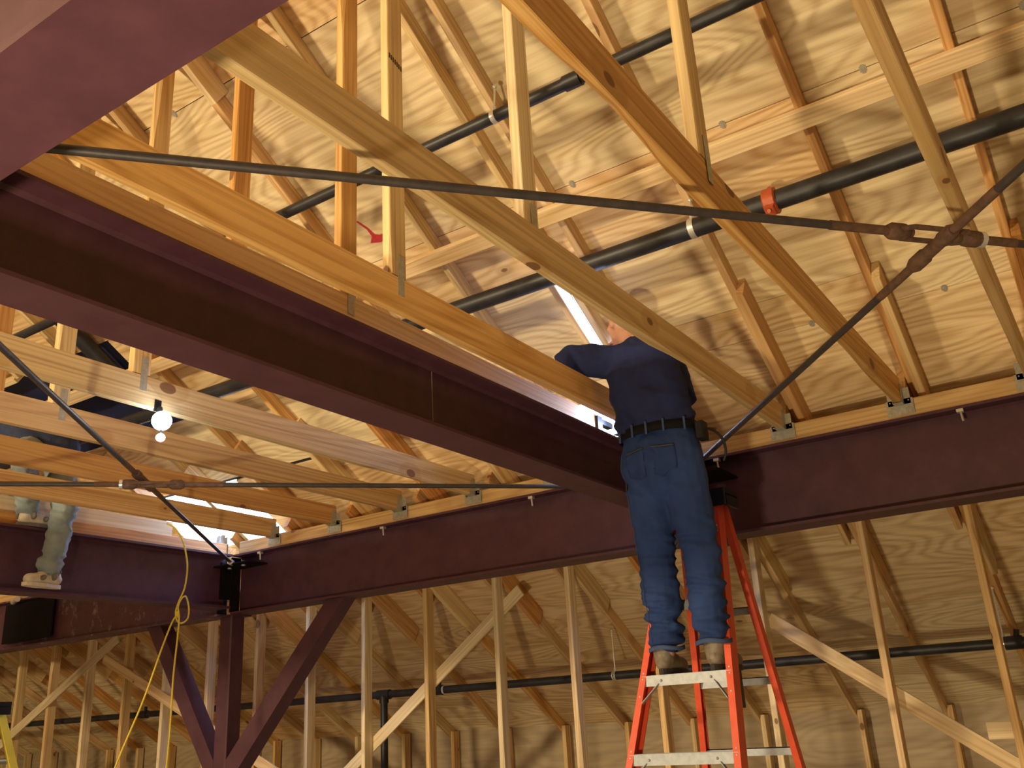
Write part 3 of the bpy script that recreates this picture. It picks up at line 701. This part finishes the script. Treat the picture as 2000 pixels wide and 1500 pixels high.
place(lo2, Matrix.Translation(Wl @ V((0.006, 0, 0))) @ (Wl.to_3x3() @ V((1, 0, 0))).to_track_quat('-Z', 'Y').to_matrix().to_4x4(), lamp2)

def catmull(pts, n=10):
    pts = [V(p) for p in pts]; P = [pts[0]] + pts + [pts[-1]]; out = []
    for i in range(1, len(P) - 2):
        for k in range(n):
            t = k / n; a, b, c, d = P[i - 1], P[i], P[i + 1], P[i + 2]
            out.append(0.5 * ((2 * b) + (c - a) * t + (2 * a - 5 * b + 4 * c - d) * t * t + (-a + 3 * b - 3 * c + d) * t ** 3))
    out.append(P[-2]); return out
m2 = MB()
X0 = -5.5
m2.tube(catmull([(-5.60, 4.10, 1.445), (-5.52, 4.11, 1.40), (X0, 4.17, 1.30), (X0, 4.215, 1.15), (X0, 4.205, 1.0), (X0, 4.165, 0.90), (X0, 4.145, 0.83), (X0, 4.16, 0.77), (X0, 4.20, 0.755), (X0, 4.245, 0.79), (X0, 4.25, 0.86),
                 (X0 + 0.01, 4.215, 0.93), (X0 + 0.018, 4.175, 0.92), (X0 + 0.015, 4.15, 0.86), (X0 + 0.014, 4.165, 0.79), (X0 + 0.01, 4.165, 0.65), (X0, 4.16, 0.4), (X0, 4.16, 0.0), (X0, 4.13, -0.5), (X0 - 0.05, 4.1, -1.38)]), 0.0062, 7)
m2.tube(catmull([(X0 + 0.012, 4.16, 0.80), (X0 + 0.012, 4.12, 0.77), (X0, 4.06, 0.60), (X0, 3.94, 0.25), (X0, 3.72, -0.3), (X0, 3.40, -1.40)]), 0.0062, 7)
m2.tube([(X0 + 0.007, 4.153, 0.83), (X0 + 0.012, 4.158, 0.79)], 0.014, 8)
obj('rope', m2, M_ROPE, label='yellow rope hanging with a loop knot beside the steel column', cat='rope')

# ------------------------------------------------------------------ ladders
def channel(mb, p0, p1, w, d, t, open_dir):
    """C-channel rail: web faces away from open_dir; w across open_dir, d along depth"""
    p0 = V(p0); p1 = V(p1); x = (p1 - p0).normalized(); o = V(open_dir); o = (o - x * o.dot(x)).normalized(); s = x.cross(o).normalized()
    pr = [(0, -d / 2), (w, -d / 2), (w, -d / 2 + t), (t, -d / 2 + t), (t, d / 2 - t), (w, d / 2 - t), (w, d / 2), (0, d / 2)]
    vs = [p + o * a + s * b for p in (p0, p1) for a, b in pr]; n = 8
    mb.add(vs, [tuple(range(n - 1, -1, -1)), tuple(range(n, 2 * n))] + [(i, (i + 1) % n, n + (i + 1) % n, n + i) for i in range(n)])
def step_ladder(name, label, fl, fr, rl, rr, ztop, zbot, mat, steps, step_w=0.085, zfix=None):
    """fl(z), fr(z), rl(z), rr(z) give the rail axis at height z"""
    L0 = empty(name, ((fl(zbot).x + rr(zbot).x) / 2, (fl(zbot).y + rr(zbot).y) / 2, zbot), label, 'ladder')
    for g, side in ((fl, 1), (fr, -1)):
        m = MB(); channel(m, g(zbot + 0.03), g(ztop), 0.030, 0.076, 0.006, (side, 0, 0)); rail = obj('front_rail', m, mat, L0)
        m = MB()
        for z in steps:
            for q in (-0.012, 0.014, -0.085):
                c = g(z + q); m.ball(c + V((side * -0.001, -0.040 + 0.002, 0)) + V((side * 0.015, 0, 0)), 0.0048, 5)
        obj('rivets', m, M_CHROME, rail, kind='stuff')
        m = MB(); c = g(zbot); m.box((c.x - 0.03, c.y - 0.05, zbot), (c.x + 0.03, c.y + 0.05, zbot + 0.035)); obj('foot', m, M_BLACKPL, L0)
    for g, side in ((rl, 1), (rr, -1)):
        m = MB(); channel(m, g(zbot + 0.03), g(ztop - 0.01), 0.030, 0.050, 0.006, (side, 0, 0)); obj('rear_rail', m, mat, L0)
        m = MB(); c = g(zbot); m.box((c.x - 0.03, c.y - 0.035, zbot), (c.x + 0.03, c.y + 0.035, zbot + 0.035)); obj('foot', m, M_BLACKPL, L0)
    for z in steps:
        a, b = fl(z), fr(z)
        m = MB(); m.box((a.x + 0.008, a.y - 0.040, z - 0.004), (b.x - 0.008, a.y + 0.045, z)); m.box((a.x + 0.008, a.y - 0.040, z - 0.044), (b.x - 0.008, a.y - 0.035, z - 0.004)); m.box((a.x + 0.008, a.y + 0.040, z - 0.036), (b.x - 0.008, a.y + 0.045, z - 0.004))
        for k in range(6): m.box((a.x + 0.012, a.y - 0.036 + k * 0.0135, z), (b.x - 0.012, a.y - 0.031 + k * 0.0135, z + 0.002))
        for s, e in ((1, a), (-1, b)):
            lo = (fl if s > 0 else fr)(z - 0.115)
            m.obox(V((lo.x + s * 0.028, lo.y - 0.034, z - 0.115)), V((e.x + s * 0.085, e.y - 0.036, z - 0.036)), 0.003, 0.022, V((0, 1, 0)))
            m.ball((e.x + s * 0.10, e.y - 0.041, z - 0.022), 0.006, 5)
        obj('tread', m, M_ALU, L0)
        a, b = rl(z - 0.03), rr(z - 0.03)
        m = MB(); m.box((a.x + 0.008, a.y - 0.004, z - 0.056), (b.x - 0.008, a.y + 0.004, z - 0.020)); m.box((a.x + 0.008, a.y - 0.004, z - 0.024), (b.x - 0.008, a.y + 0.024, z - 0.020)); obj('rear_rung', m, M_ALU, L0)
    a, b, c, d = fl(ztop), fr(ztop), rl(ztop), rr(ztop)
    m = MB(); m.box((a.x - 0.05, a.y - 0.06, ztop - 0.005), (b.x + 0.05, d.y + 0.05, ztop + 0.028)); m.box((a.x - 0.05, a.y - 0.062, ztop - 0.055), (b.x + 0.05, a.y - 0.050, ztop + 0.0)); m.box((a.x - 0.05, a.y - 0.06, ztop - 0.055), (a.x - 0.034, d.y + 0.05, ztop)); m.box((b.x + 0.034, a.y - 0.06, ztop - 0.055), (b.x + 0.05, d.y + 0.05, ztop))
    obj('top_cap', m, M_BLACKPL, L0, label='black plastic top cap')
    return L0
lad = step_ladder('step_ladder', 'orange fibreglass step ladder with aluminium treads, the man standing on it',
                  lambda z: V((-1.815 - (0.94 - z) * 0.165, 4.195 - (0.94 - z) * 0.272, z)), lambda z: V((-1.560 + (0.94 - z) * 0.063, 4.195 - (0.94 - z) * 0.272, z)),
                  lambda z: V((-1.800 - (0.94 - z) * 0.178, 4.250 + (0.94 - z) * 0.37, z)), lambda z: V((-1.560 + (0.94 - z) * 0.040, 4.250 + (0.94 - z) * 0.37, z)),
                  0.955, FLOOR, M_LADDER, [0.79, 0.475, 0.155, -0.165, -0.485, -0.805, -1.125])
m2 = MB(); m2.box((-1.530, 4.05, 0.0), (-1.526, 4.085, 0.16)); 
obj('warning_sticker', m2, M_INK, lad, label='dark sticker on the front rail')
yl = step_ladder('step_ladder', 'yellow step ladder with black cap at the lower left edge',
                 lambda z: V((-6.80 - (0.285 - z) * 0.12, 3.58 - (0.285 - z) * 0.25, z)), lambda z: V((-6.64 + (0.285 - z) * 0.12, 3.58 - (0.285 - z) * 0.25, z)),
                 lambda z: V((-6.80 - (0.285 - z) * 0.10, 3.64 + (0.285 - z) * 0.32, z)), lambda z: V((-6.64 + (0.285 - z) * 0.10, 3.64 + (0.285 - z) * 0.32, z)),
                 0.285, FLOOR, M_YELLOW, [-0.03, -0.34, -0.65, -0.96, -1.20])

# ------------------------------------------------------------------ people
def capsule(mb, p0, p1, r0, r1, n=14, sc=None):
    p0 = V(p0); p1 = V(p1); d = (p1 - p0); ln = d.length or 1e-4; d = d / ln
    pts = []; rs = []
    for k in range(5):
        t = math.pi / 2 * k / 4; pts.append(p0 - d * r0 * math.cos(t) * 0.999); rs.append(max(r0 * math.sin(t), 0.0008))
    for k in range(5):
        t = math.pi / 2 * k / 4; pts.append(p1 + d * r1 * math.sin(t) * 0.999); rs.append(max(r1 * math.cos(t), 0.0008))
    mb.tube(pts, rs, n)
def fused(name, mb, mat, voxel, parent, smooth=6, disp=0.0, dsize=0.06, label=None, Wm=None, folds=None):
    """primitives grown together into one continuous skin (voxel remesh + smooth), baked to a plain mesh"""
    o = obj(name + '_tmp', mb, mat)
    md = o.modifiers.new('r', 'REMESH'); md.mode = 'VOXEL'; md.voxel_size = voxel; md.use_smooth_shade = True
    s = o.modifiers.new('s', 'SMOOTH'); s.factor = 0.5; s.iterations = smooth
    if disp:
        tx = bpy.data.textures.new(name + '_folds', 'CLOUDS'); tx.noise_scale = dsize; tx.noise_depth = 2
        dm = o.modifiers.new('d', 'DISPLACE'); dm.texture = tx; dm.strength = disp; dm.mid_level = 0.5
    dg = bpy.context.evaluated_depsgraph_get(); dg.update()
    me = bpy.data.meshes.new_from_object(o.evaluated_get(dg))
    me.name = name
    Wo = WM[o.name].copy(); bpy.data.objects.remove(o, do_unlink=True)
    if folds:
        nrm = [V(v.normal) for v in me.vertices]
        for v, nn in zip(me.vertices, nrm):
            w = Wo @ v.co; d = 0.0
            for z0, z1, sx, sz, amp in folds:
                if z0 < w.z < z1:
                    e = min(1.0, (w.z - z0) / 0.08, (z1 - w.z) / 0.08)
                    q = mnoise.noise(V((w.x * sx, w.y * sx, w.z * sz + w.x * sx * 0.9)))
                    d += amp * e * (0.55 - 2.2 * abs(q))
            v.co += nn * d
        me.update()
    for p in me.polygons: p.use_smooth = True
    me.materials.clear(); me.materials.append(mat)
    n = bpy.data.objects.new(name, me); place(n, Wo, parent)
    return tag(n, label)
def leg(mb, hip, knee, ankle, r):
    capsule(mb, hip, V(hip).lerp(V(knee), 0.5), r[0], (r[0] + r[1]) * 0.53); capsule(mb, V(hip).lerp(V(knee), 0.5), knee, (r[0] + r[1]) * 0.53, r[1])
    c = V(knee).lerp(V(ankle), 0.35); capsule(mb, knee, c, r[1], r[2]); capsule(mb, c, ankle, r[2], r[3])
def hand(mb, wrist, dirv, palm_n, s=1.0, curl=0.6):
    w = V(wrist); d = V(dirv).normalized(); nrm = V(palm_n); nrm = (nrm - d * nrm.dot(d)).normalized(); side = d.cross(nrm)
    capsule(mb, w, w + d * 0.03 * s, 0.026 * s, 0.027 * s)
    for k in (-1.5, -0.5, 0.5, 1.5): capsule(mb, w + d * 0.03 * s + side * k * 0.012 * s, w + d * 0.085 * s + side * k * 0.0195 * s, 0.015 * s, 0.0125 * s, 8)
    for k, ln in ((-1.5, 0.058), (-0.5, 0.074), (0.5, 0.080), (1.5, 0.070)):
        p = w + d * 0.092 * s + side * k * 0.0205 * s; a = 0.0
        for seg, f in enumerate((0.45, 0.32, 0.23)):
            a += curl * (0.5 if seg == 0 else 0.6)
            q = p + (d * math.cos(a) + nrm * math.sin(a)) * ln * f * s
            capsule(mb, p, q, 0.0088 * s, 0.0080 * s, 8); p = q
    p = w + d * 0.025 * s - side * 0.026 * s; q = p + (d * 0.62 - side * 0.6 + nrm * 0.4).normalized() * 0.045 * s; q2 = q + (d * 0.85 - side * 0.1 + nrm * 0.45).normalized() * 0.034 * s
    capsule(mb, p, q, 0.014 * s, 0.0105 * s, 8); capsule(mb, q, q2, 0.0105 * s, 0.009 * s, 8)
def head(mb, c, f, up):
    """skull, jaw, nose, ears, lips fused with the body; f = facing"""
    c = V(c); f = V(f).normalized(); up = V(up); up = (up - f * up.dot(f)).normalized(); s = f.cross(up)
    Mx = Matrix((s, f, up)).transposed()
    mb.ball(c + up * 0.025, 0.1, 10, (0.76, 0.95, 0.95), Mx)
    mb.ball(c + f * 0.022 - up * 0.045, 0.1, 10, (0.60, 0.70, 0.78), Mx)
    mb.ball(c + f * 0.055 - up * 0.088, 0.03, 8, (1.1, 0.9, 0.8), Mx)            # chin
    capsule(mb, c + f * 0.088 + up * 0.018, c + f * 0.108 - up * 0.022, 0.010, 0.014, 8)      # nose
    mb.ball(c + f * 0.094 - up * 0.027, 0.017, 8, (1.15, 0.7, 0.6), Mx)
    mb.ball(c + f * 0.080 - up * 0.055, 0.022, 8, (1.2, 0.7, 0.35), Mx)          # lips
    mb.ball(c + f * 0.080 + up * 0.035, 0.030, 8, (2.0, 0.55, 0.35), Mx)         # brow
    for k in (-1, 1):
        mb.ball(c + s * k * 0.045 + f * 0.062 - up * 0.012, 0.026, 8, (1, 0.8, 0.8), Mx)  # cheeks
        mb.ball(c + s * k * 0.078 - f * 0.005 + up * 0.002, 0.032, 8, (0.35, 0.65, 1.0), Mx)  # ears
    return Mx, f, up, s
def shoe(parent, name, heel, toe_dir, ln, mat, solemat, z, label=None, panel=None, boot=False):
    d = V((toe_dir[0], toe_dir[1], 0)).normalized(); s = V((-d.y, d.x, 0)); h = V((heel[0], heel[1], z))
    m = MB()
    capsule(m, h + d * 0.045 + V((0, 0, 0.055)), h + d * (ln * 0.55) + V((0, 0, 0.052)), 0.040, 0.044)
    capsule(m, h + d * (ln * 0.5) + V((0, 0, 0.048)), h + d * (ln - 0.045) + V((0, 0, 0.046)), 0.044, 0.036)
    capsule(m, h + d * 0.055 + V((0, 0, 0.06)), h + d * 0.06 + V((0, 0, 0.15 if boot else 0.095)), 0.044, 0.058 if boot else 0.043)
    capsule(m, h + d * 0.09 + V((0, 0, 0.085)), h + d * (ln * 0.6) + V((0, 0, 0.062)), 0.034, 0.030)
    sh = fused(name, m, mat, 0.007, parent, 3, label=label)
    m = MB(); pts = []
    n = 24
    for i in range(n):
        a = 2 * math.pi * i / n; u = math.cos(a); v = math.sin(a)
        w = 0.044 * (1.0 + 0.12 * u) * (1 - 0.10 * (u < -0.2)); pts.append(h + d * (ln / 2 + u * ln / 2) + s * v * w)
    vs = [p + V((0, 0, 0.002)) for p in pts] + [p * 1.0 + V((0, 0, 0.024)) for p in pts]
    m.add(vs, [tuple(range(n - 1, -1, -1)), tuple(range(n, 2 * n))] + [(i, (i + 1) % n, n + (i + 1) % n, n + i) for i in range(n)])
    obj('sole', m, solemat, sh)
    if panel:
        m = MB()
        for k in (-1, 1):
            m.ball(h + d * 0.085 + s * k * 0.044 + V((0, 0, 0.068)), 0.032, 8, (0.9, 0.5, 0.8)); m.ball(h + d * 0.165 + s * k * 0.046 + V((0, 0, 0.054)), 0.028, 8, (1.3, 0.5, 0.6)); m.ball(h + d * 0.045 + s * k * 0.040 + V((0, 0, 0.10)), 0.018, 8, (0.9, 0.55, 0.7))
        m.ball(h + d * 0.012 + V((0, 0, 0.06)), 0.018, 8, (0.6, 1, 1.1))
        obj('shoe_panel', m, panel, sh)
        m = MB()
        for q in range(4): m.tube([h + d * (0.12 + q * 0.02) + s * 0.018 + V((0, 0, 0.106 - q * 0.007)), h + d * (0.12 + q * 0.02) - s * 0.018 + V((0, 0, 0.106 - q * 0.007))], 0.004, 6)
        obj('laces', m, M_SHOEWHITE, sh)
    return sh

# --- the man on the ladder
man = empty('person', (-1.70, 3.98, 0.157), 'man in navy shirt and blue jeans standing on the orange ladder, back turned', 'person')
aL, kL, hL = V((-1.820, 3.985, 0.25)), V((-1.795, 3.93, 0.66)), V((-1.765, 3.86, 1.07))
aR, kR, hR = V((-1.595, 3.985, 0.26)), V((-1.580, 3.93, 0.66)), V((-1.605, 3.86, 1.07))
wst, chs, nck = V((-1.690, 3.85, 1.19)), V((-1.705, 3.85, 1.46)), V((-1.755, 3.88, 1.70))
sL, sR = V((-1.862, 3.85, 1.615)), V((-1.612, 3.86, 1.59))
eL, wL = V((-2.040, 3.70, 1.635)), V((-1.985, 3.93, 1.69))
eR, wR = V((-1.655, 4.10, 1.45)), V((-1.74, 4.27, 1.55))
hd = V((-1.845, 3.95, 1.845)); fdir = V((-0.80, 0.58, 0.12))
m2 = MB()
leg(m2, hL, kL, aL, (0.080, 0.056, 0.050, 0.034)); leg(m2, hR, kR, aR, (0.080, 0.056, 0.050, 0.034))
capsule(m2, hL.lerp(hR, 0.15), hL.lerp(hR, 0.85), 0.095, 0.095); capsule(m2, wst - V((0, -0.01, 0.08)), chs, 0.088, 0.110)
capsule(m2, sL.lerp(chs, 0.3), sR.lerp(chs, 0.3), 0.07, 0.07); capsule(m2, chs, nck, 0.10, 0.056); capsule(m2, nck - V((0, 0, 0.02)), hd - V((0, 0, 0.03)), 0.060, 0.060)
for a, b, c in ((sL, eL, wL), (sR, eR, wR)): capsule(m2, a, b, 0.050, 0.040); capsule(m2, b, c, 0.040, 0.027)
Mx, hf, hu, hs = head(m2, hd, fdir, V((0, 0, 1)))
hand(m2, wL, V((0.35, 0.75, 0.55)), V((1, 0, -0.2))); hand(m2, wR, V((-0.4, 0.7, 0.5)), V((-1, 0, 0.3)))
fused('body', m2, M_SKIN, 0.0075, man, 4)
m2 = MB()      # short grey hair: cap over the back and top of the skull
m2.ball(hd + hu * 0.036 - hf * 0.012, 0.1, 12, (0.80, 0.96, 0.93), Mx)
hair = fused('hair', m2, M_HAIR, 0.01, man, 1, 0.006, 0.02)
m2 = MB()
for k in (-1, 1): m2.ball(hd + hs * k * 0.032 + hf * 0.081 + hu * 0.012, 0.0125, 8)
obj('eyes', m2, M_SHOEWHITE, man)
m2 = MB()      # shirt
capsule(m2, V((-1.70, 3.85, 1.30)), V((-1.71, 3.845, 1.34)), 0.142, 0.145); capsule(m2, V((-1.78, 3.85, 1.275)), V((-1.79, 3.85, 1.50)), 0.112, 0.118); capsule(m2, V((-1.62, 3.85, 1.275)), V((-1.645, 3.85, 1.48)), 0.112, 0.108)
capsule(m2, sL, sR, 0.088, 0.088); capsule(m2, chs, nck - V((0, 0, 0.03)), 0.13, 0.075)
for a, b, c in ((sL, eL, wL), (sR, eR, wR)): capsule(m2, a, b, 0.084, 0.072); capsule(m2, b, b.lerp(c, 0.85), 0.070, 0.046)
fused('shirt', m2, M_SHIRT, 0.010, man, 4, 0.012, 0.07, folds=[(1.16, 1.80, 5, 9, 0.014), (1.16, 1.40, 6, 22, 0.008)])
m2 = MB(); capsule(m2, nck + V((0.01, -0.01, -0.045)), nck + V((0.005, 0.0, -0.030)), 0.074, 0.070); fused('collar', m2, M_SHIRT, 0.008, man, 2)
m2 = MB()      # jeans
leg(m2, hL, kL, aL + V((0, 0, 0.075)), (0.108, 0.084, 0.082, 0.081)); leg(m2, hR, kR, aR + V((0, 0, 0.085)), (0.108, 0.084, 0.082, 0.081))
capsule(m2, hL + V((0.0, -0.01, 0.01)), hL + V((0.015, 0, 0.11)), 0.118, 0.112); capsule(m2, hR + V((0.0, -0.01, 0.01)), hR + V((-0.015, 0, 0.11)), 0.118, 0.112)
capsule(m2, V((-1.69, 3.85, 1.02)), V((-1.69, 3.85, 1.11)), 0.13, 0.135)
jeans = fused('jeans', m2, M_DENIM, 0.009, man, 3, 0.010, 0.055, folds=[(0.22, 0.62, 5, 24, 0.022), (0.55, 0.86, 5, 22, 0.012), (0.86, 1.10, 5, 12, 0.010)])
def ringband(pts_r, z0, z1, cx, cy, rx, ry, n=36):
    m = MB(); vs = []
    for z in (z0, z1):
        for i in range(n): a = 2 * math.pi * i / n; vs.append((cx + rx * math.cos(a), cy + ry * math.sin(a), z))
    m.add(vs, [(i, (i + 1) % n, n + (i + 1) % n, n + i) for i in range(n)], True); return m
def on_cloth(name, pts_fn, nu, nv, mat, target, off=0.004):
    m = MB(); vs = [pts_fn(i / nu, k / nv) for i in range(nu + 1) for k in range(nv + 1)]
    m.add(vs, [(i * (nv + 1) + k, (i + 1) * (nv + 1) + k, (i + 1) * (nv + 1) + k + 1, i * (nv + 1) + k + 1) for i in range(nu) for k in range(nv)], True)
    o = obj(name, m, mat, target)
    sw = o.modifiers.new('lie', 'SHRINKWRAP'); sw.target = target; sw.wrap_method = 'NEAREST_SURFACEPOINT'; sw.offset = off
    so = o.modifiers.new('thickness', 'SOLIDIFY'); so.thickness = 0.003; so.offset = 1
    return o
for cx in (-1.765, -1.615):
    on_cloth('back_pocket', lambda u, v, cx=cx: V((cx - 0.055 + 0.11 * u, 3.72, 1.125 - 0.13 * v - (0.02 * (1 - abs(2 * u - 1)) * v))), 10, 10, M_DENIM, jeans, 0.005)
    on_cloth('pocket_stitching', lambda u, v, cx=cx: V((cx - 0.055 + 0.11 * u, 3.715, 1.125 - 0.006 * v)), 10, 1, M_STITCH, jeans, 0.009)
for xs, y in ((-1.872, 3.82),):
    on_cloth('side_seam', lambda u, v: V((xs - 0.03 + 0.045 * u, y - 0.02 + 0.07 * u, 1.15 - 0.86 * u)) + V((0, 0.004 * v, 0)), 40, 1, M_HEM, jeans, 0.003)
m2 = ringband(None, 1.196, 1.236, -1.688, 3.852, 0.196, 0.128); belt = obj('belt', m2, M_SOLE_B, man, label='dark leather belt')
sm = belt.modifiers.new('thickness', 'SOLIDIFY'); sm.thickness = 0.006
m2 = MB()
for a in (-2.5, -1.95, -1.57, -1.15, -0.6):
    c = V((-1.688 + 0.199 * math.cos(a), 3.852 + 0.131 * math.sin(a), 1.186)); m2.tube([c, c + V((0, 0, 0.06))], 0.0055, 6)
obj('belt_loops', m2, M_HEM, jeans, kind='stuff')
m2 = MB()      # tool holster and cord at his right hip
m2.box((-1.488, 3.80, 1.14), (-1.45, 3.87, 1.22), bev=0.006); obj('holster', m2, M_BLACKPL, man)
m2 = MB(); m2.tube(catmull([(-1.47, 3.84, 1.17), (-1.44, 3.86, 1.19), (-1.405, 3.9, 1.15), (-1.40, 3.92, 1.09), (-1.42, 3.93, 1.05)]), 0.006, 7); obj('cord', m2, M_BLACKPL, man)
shoe(man, 'boot', (-1.835, 3.93), (-0.05, 1), 0.29, M_LEATHER, M_SOLE, 0.157, boot=True)
shoe(man, 'boot', (-1.595, 3.93), (0.05, 1), 0.29, M_LEATHER, M_SOLE, 0.157, boot=True)
for a in (aL, aR):
    m2 = MB(); n = 28; vs = []
    for z in (a.z + 0.008, a.z + 0.026):
        for i in range(n): t = 2 * math.pi * i / n; vs.append((a.x + 0.079 * math.cos(t), a.y + 0.079 * math.sin(t), z + 0.004 * math.sin(3 * t)))
    m2.add(vs, [(i, (i + 1) % n, n + (i + 1) % n, n + i) for i in range(n)], True)
    hm = obj('trouser_hem', m2, M_HEM, jeans, label='frayed pale hem'); sm = hm.modifiers.new('thickness', 'SOLIDIFY'); sm.thickness = 0.004; sm.offset = 0

# --- the second worker, standing on the lower-left beam
w2 = empty('person', (-5.70, 3.33, 0.942), 'worker in pale grey jeans and white trainers standing on the lower left beam', 'person')
aA, kA = V((-5.69, 3.325, 1.055)), V((-5.69, 3.385, 1.47)); hA = V((-5.80, 3.34, 1.85))
aB, kB = V((-5.815, 3.205, 1.455)), V((-5.62, 3.03, 1.74)); hB = V((-5.86, 3.20, 1.86))
w_ch = V((-6.18, 3.22, 2.05)); w_nk = V((-6.36, 3.22, 2.13)); w_hd = V((-6.50, 3.24, 2.17))
q1, q2 = V((-6.25, 3.39, 2.08)), V((-6.27, 3.05, 2.08)); f1, f2 = V((-6.34, 3.46, 1.80)), V((-6.36, 2.98, 1.80)); g1, g2 = V((-6.50, 3.45, 1.62)), V((-6.50, 3.0, 1.62))
m2 = MB()
leg(m2, hA, kA, aA, (0.080, 0.054, 0.052, 0.038)); leg(m2, hB, kB, aB, (0.080, 0.054, 0.052, 0.038))
capsule(m2, hA, hB, 0.10, 0.10); capsule(m2, hA.lerp(hB, 0.5), w_ch, 0.11, 0.12); capsule(m2, w_ch, w_nk, 0.09, 0.055); capsule(m2, w_nk, w_hd, 0.055, 0.055); capsule(m2, q1, q2, 0.065, 0.065)
for a, b, c in ((q1, f1, g1), (q2, f2, g2)): capsule(m2, a, b, 0.050, 0.040); capsule(m2, b, c, 0.040, 0.027)
Mx2, f_, u_, s_ = head(m2, w_hd, V((-0.85, 0.1, -0.35)), V((-0.4, 0, 0.9)))
hand(m2, g1, V((-0.3, 0, -0.9)), V((-1, 0, 0))); hand(m2, g2, V((-0.3, 0, -0.9)), V((-1, 0, 0)))
fused('body', m2, M_SKIN, 0.009, w2, 4)
m2 = MB(); m2.ball(w_hd + u_ * 0.036 - f_ * 0.012, 0.1, 12, (0.80, 0.96, 0.93), Mx2); fused('hair', m2, M_HAIR, 0.01, w2, 1)
m2 = MB(); mid2 = hA.lerp(hB, 0.5)
capsule(m2, hA + V((0, 0, 0.02)), hB + V((0, 0, 0.02)), 0.15, 0.15); capsule(m2, mid2 + V((-0.03, 0, 0.03)), w_ch, 0.155, 0.16); capsule(m2, q1, q2, 0.085, 0.085); capsule(m2, w_ch, w_nk, 0.12, 0.072)
for a, b, c in ((q1, f1, g1), (q2, f2, g2)): capsule(m2, a, b, 0.075, 0.065); capsule(m2, b, b.lerp(c, 0.85), 0.062, 0.045)
fused('jacket', m2, M_BLUESHIRT, 0.011, w2, 5, 0.018, 0.07)
m2 = MB(); leg(m2, hA, kA, aA + V((0, 0, 0.005)), (0.105, 0.080, 0.074, 0.070)); leg(m2, hB, kB, aB, (0.105, 0.080, 0.074, 0.068)); capsule(m2, hA, hB, 0.12, 0.12)
capsule(m2, aA + V((0, 0, 0.035)), aA + V((0.0, 0, 0.05)), 0.080, 0.078)
fused('jeans', m2, M_PALEDENIM, 0.009, w2, 3, 0.012, 0.05, folds=[(1.0, 1.24, 5, 24, 0.013), (1.2, 1.9, 6, 16, 0.014)])
shoe(w2, 'trainer', (-5.69, 3.41), (0.10, -1), 0.27, M_SHOEWHITE, M_SHOEWHITE, 0.942, panel=M_SHOEGREY)
shoe(w2, 'trainer', (-5.816, 3.14), (0, 1), 0.27, M_SHOEWHITE, M_SHOEGREY, 1.337, panel=M_SHOEGREY)

# ------------------------------------------------------------------ the work light behind the viewer
wl = empty('work_light', (WORKLIGHT_POS.x, WORKLIGHT_POS.y, FLOOR), 'halogen work light on a tripod behind the viewer', 'lamp')
wx, wy, wz = WORKLIGHT_POS
m2 = MB(); m2.tube([(wx, wy - 0.06, FLOOR + 0.3), (wx, wy - 0.06, wz - 0.23)], 0.014, 10); obj('pole', m2, M_YELLOW, wl)
for k in range(3):
    a = 2.1 * k; m2 = MB(); m2.tube([(wx, wy - 0.06, FLOOR + 0.55), (wx + 0.5 * math.cos(a), wy - 0.06 + 0.5 * math.sin(a), FLOOR + 0.012)], 0.011, 8); obj('leg', m2, M_YELLOW, wl)
m2 = MB(); m2.box((wx - 0.69, wy - 0.10, wz - 0.23), (wx + 0.69, wy - 0.03, wz + 0.23), bev=0.01); obj('housing', m2, M_BLACKPL, wl)
m2 = MB(); m2.box((wx - 0.65, wy - 0.029, wz - 0.20), (wx + 0.65, wy - 0.026, wz + 0.20)); obj('lens', m2, M_HALOGEN, wl)
ad = bpy.data.lights.new('halogen', 'AREA'); ad.shape = 'RECTANGLE'; ad.size = 1.30; ad.size_y = 0.40; ad.energy = WORKLIGHT_WATT; ad.color = WORKLIGHT_COL
ao = bpy.data.objects.new('halogen_light', ad)
dirv = V((0.28, 1.0, 0.10)).normalized()
place(ao, Matrix.Translation((wx, wy + 0.0, wz)) @ dirv.to_track_quat('-Z', 'Y').to_matrix().to_4x4(), wl)
# unseen fill lamp, housing included, added on the floor to lift the shadows
fl = empty('fill_lamp', (-1.0, -1.2, FLOOR), 'unseen fill lamp added on the floor behind the viewer', 'lamp')
m2 = MB(); m2.box((-1.14, -1.28, FLOOR + 0.05), (-0.86, -1.2, FLOOR + 0.25), bev=0.01); obj('housing', m2, M_BLACKPL, fl)
m2 = MB(); m2.tube([(-1.16, -1.3, FLOOR + 0.012), (-1.16, -1.24, FLOOR + 0.15), (-0.84, -1.24, FLOOR + 0.15), (-0.84, -1.3, FLOOR + 0.012)], 0.010, 8); obj('stand', m2, M_YELLOW, fl)
fd = bpy.data.lights.new('flood', 'AREA'); fd.shape = 'RECTANGLE'; fd.size = 0.24; fd.size_y = 0.16; fd.energy = FILL_WATT; fd.color = WORKLIGHT_COL
fo = bpy.data.objects.new('fill_light', fd)
place(fo, Matrix.Translation((-1.0, -1.17, FLOOR + 0.16)) @ V((0.0, 1.0, 0.75)).normalized().to_track_quat('-Z', 'Y').to_matrix().to_4x4(), fl)
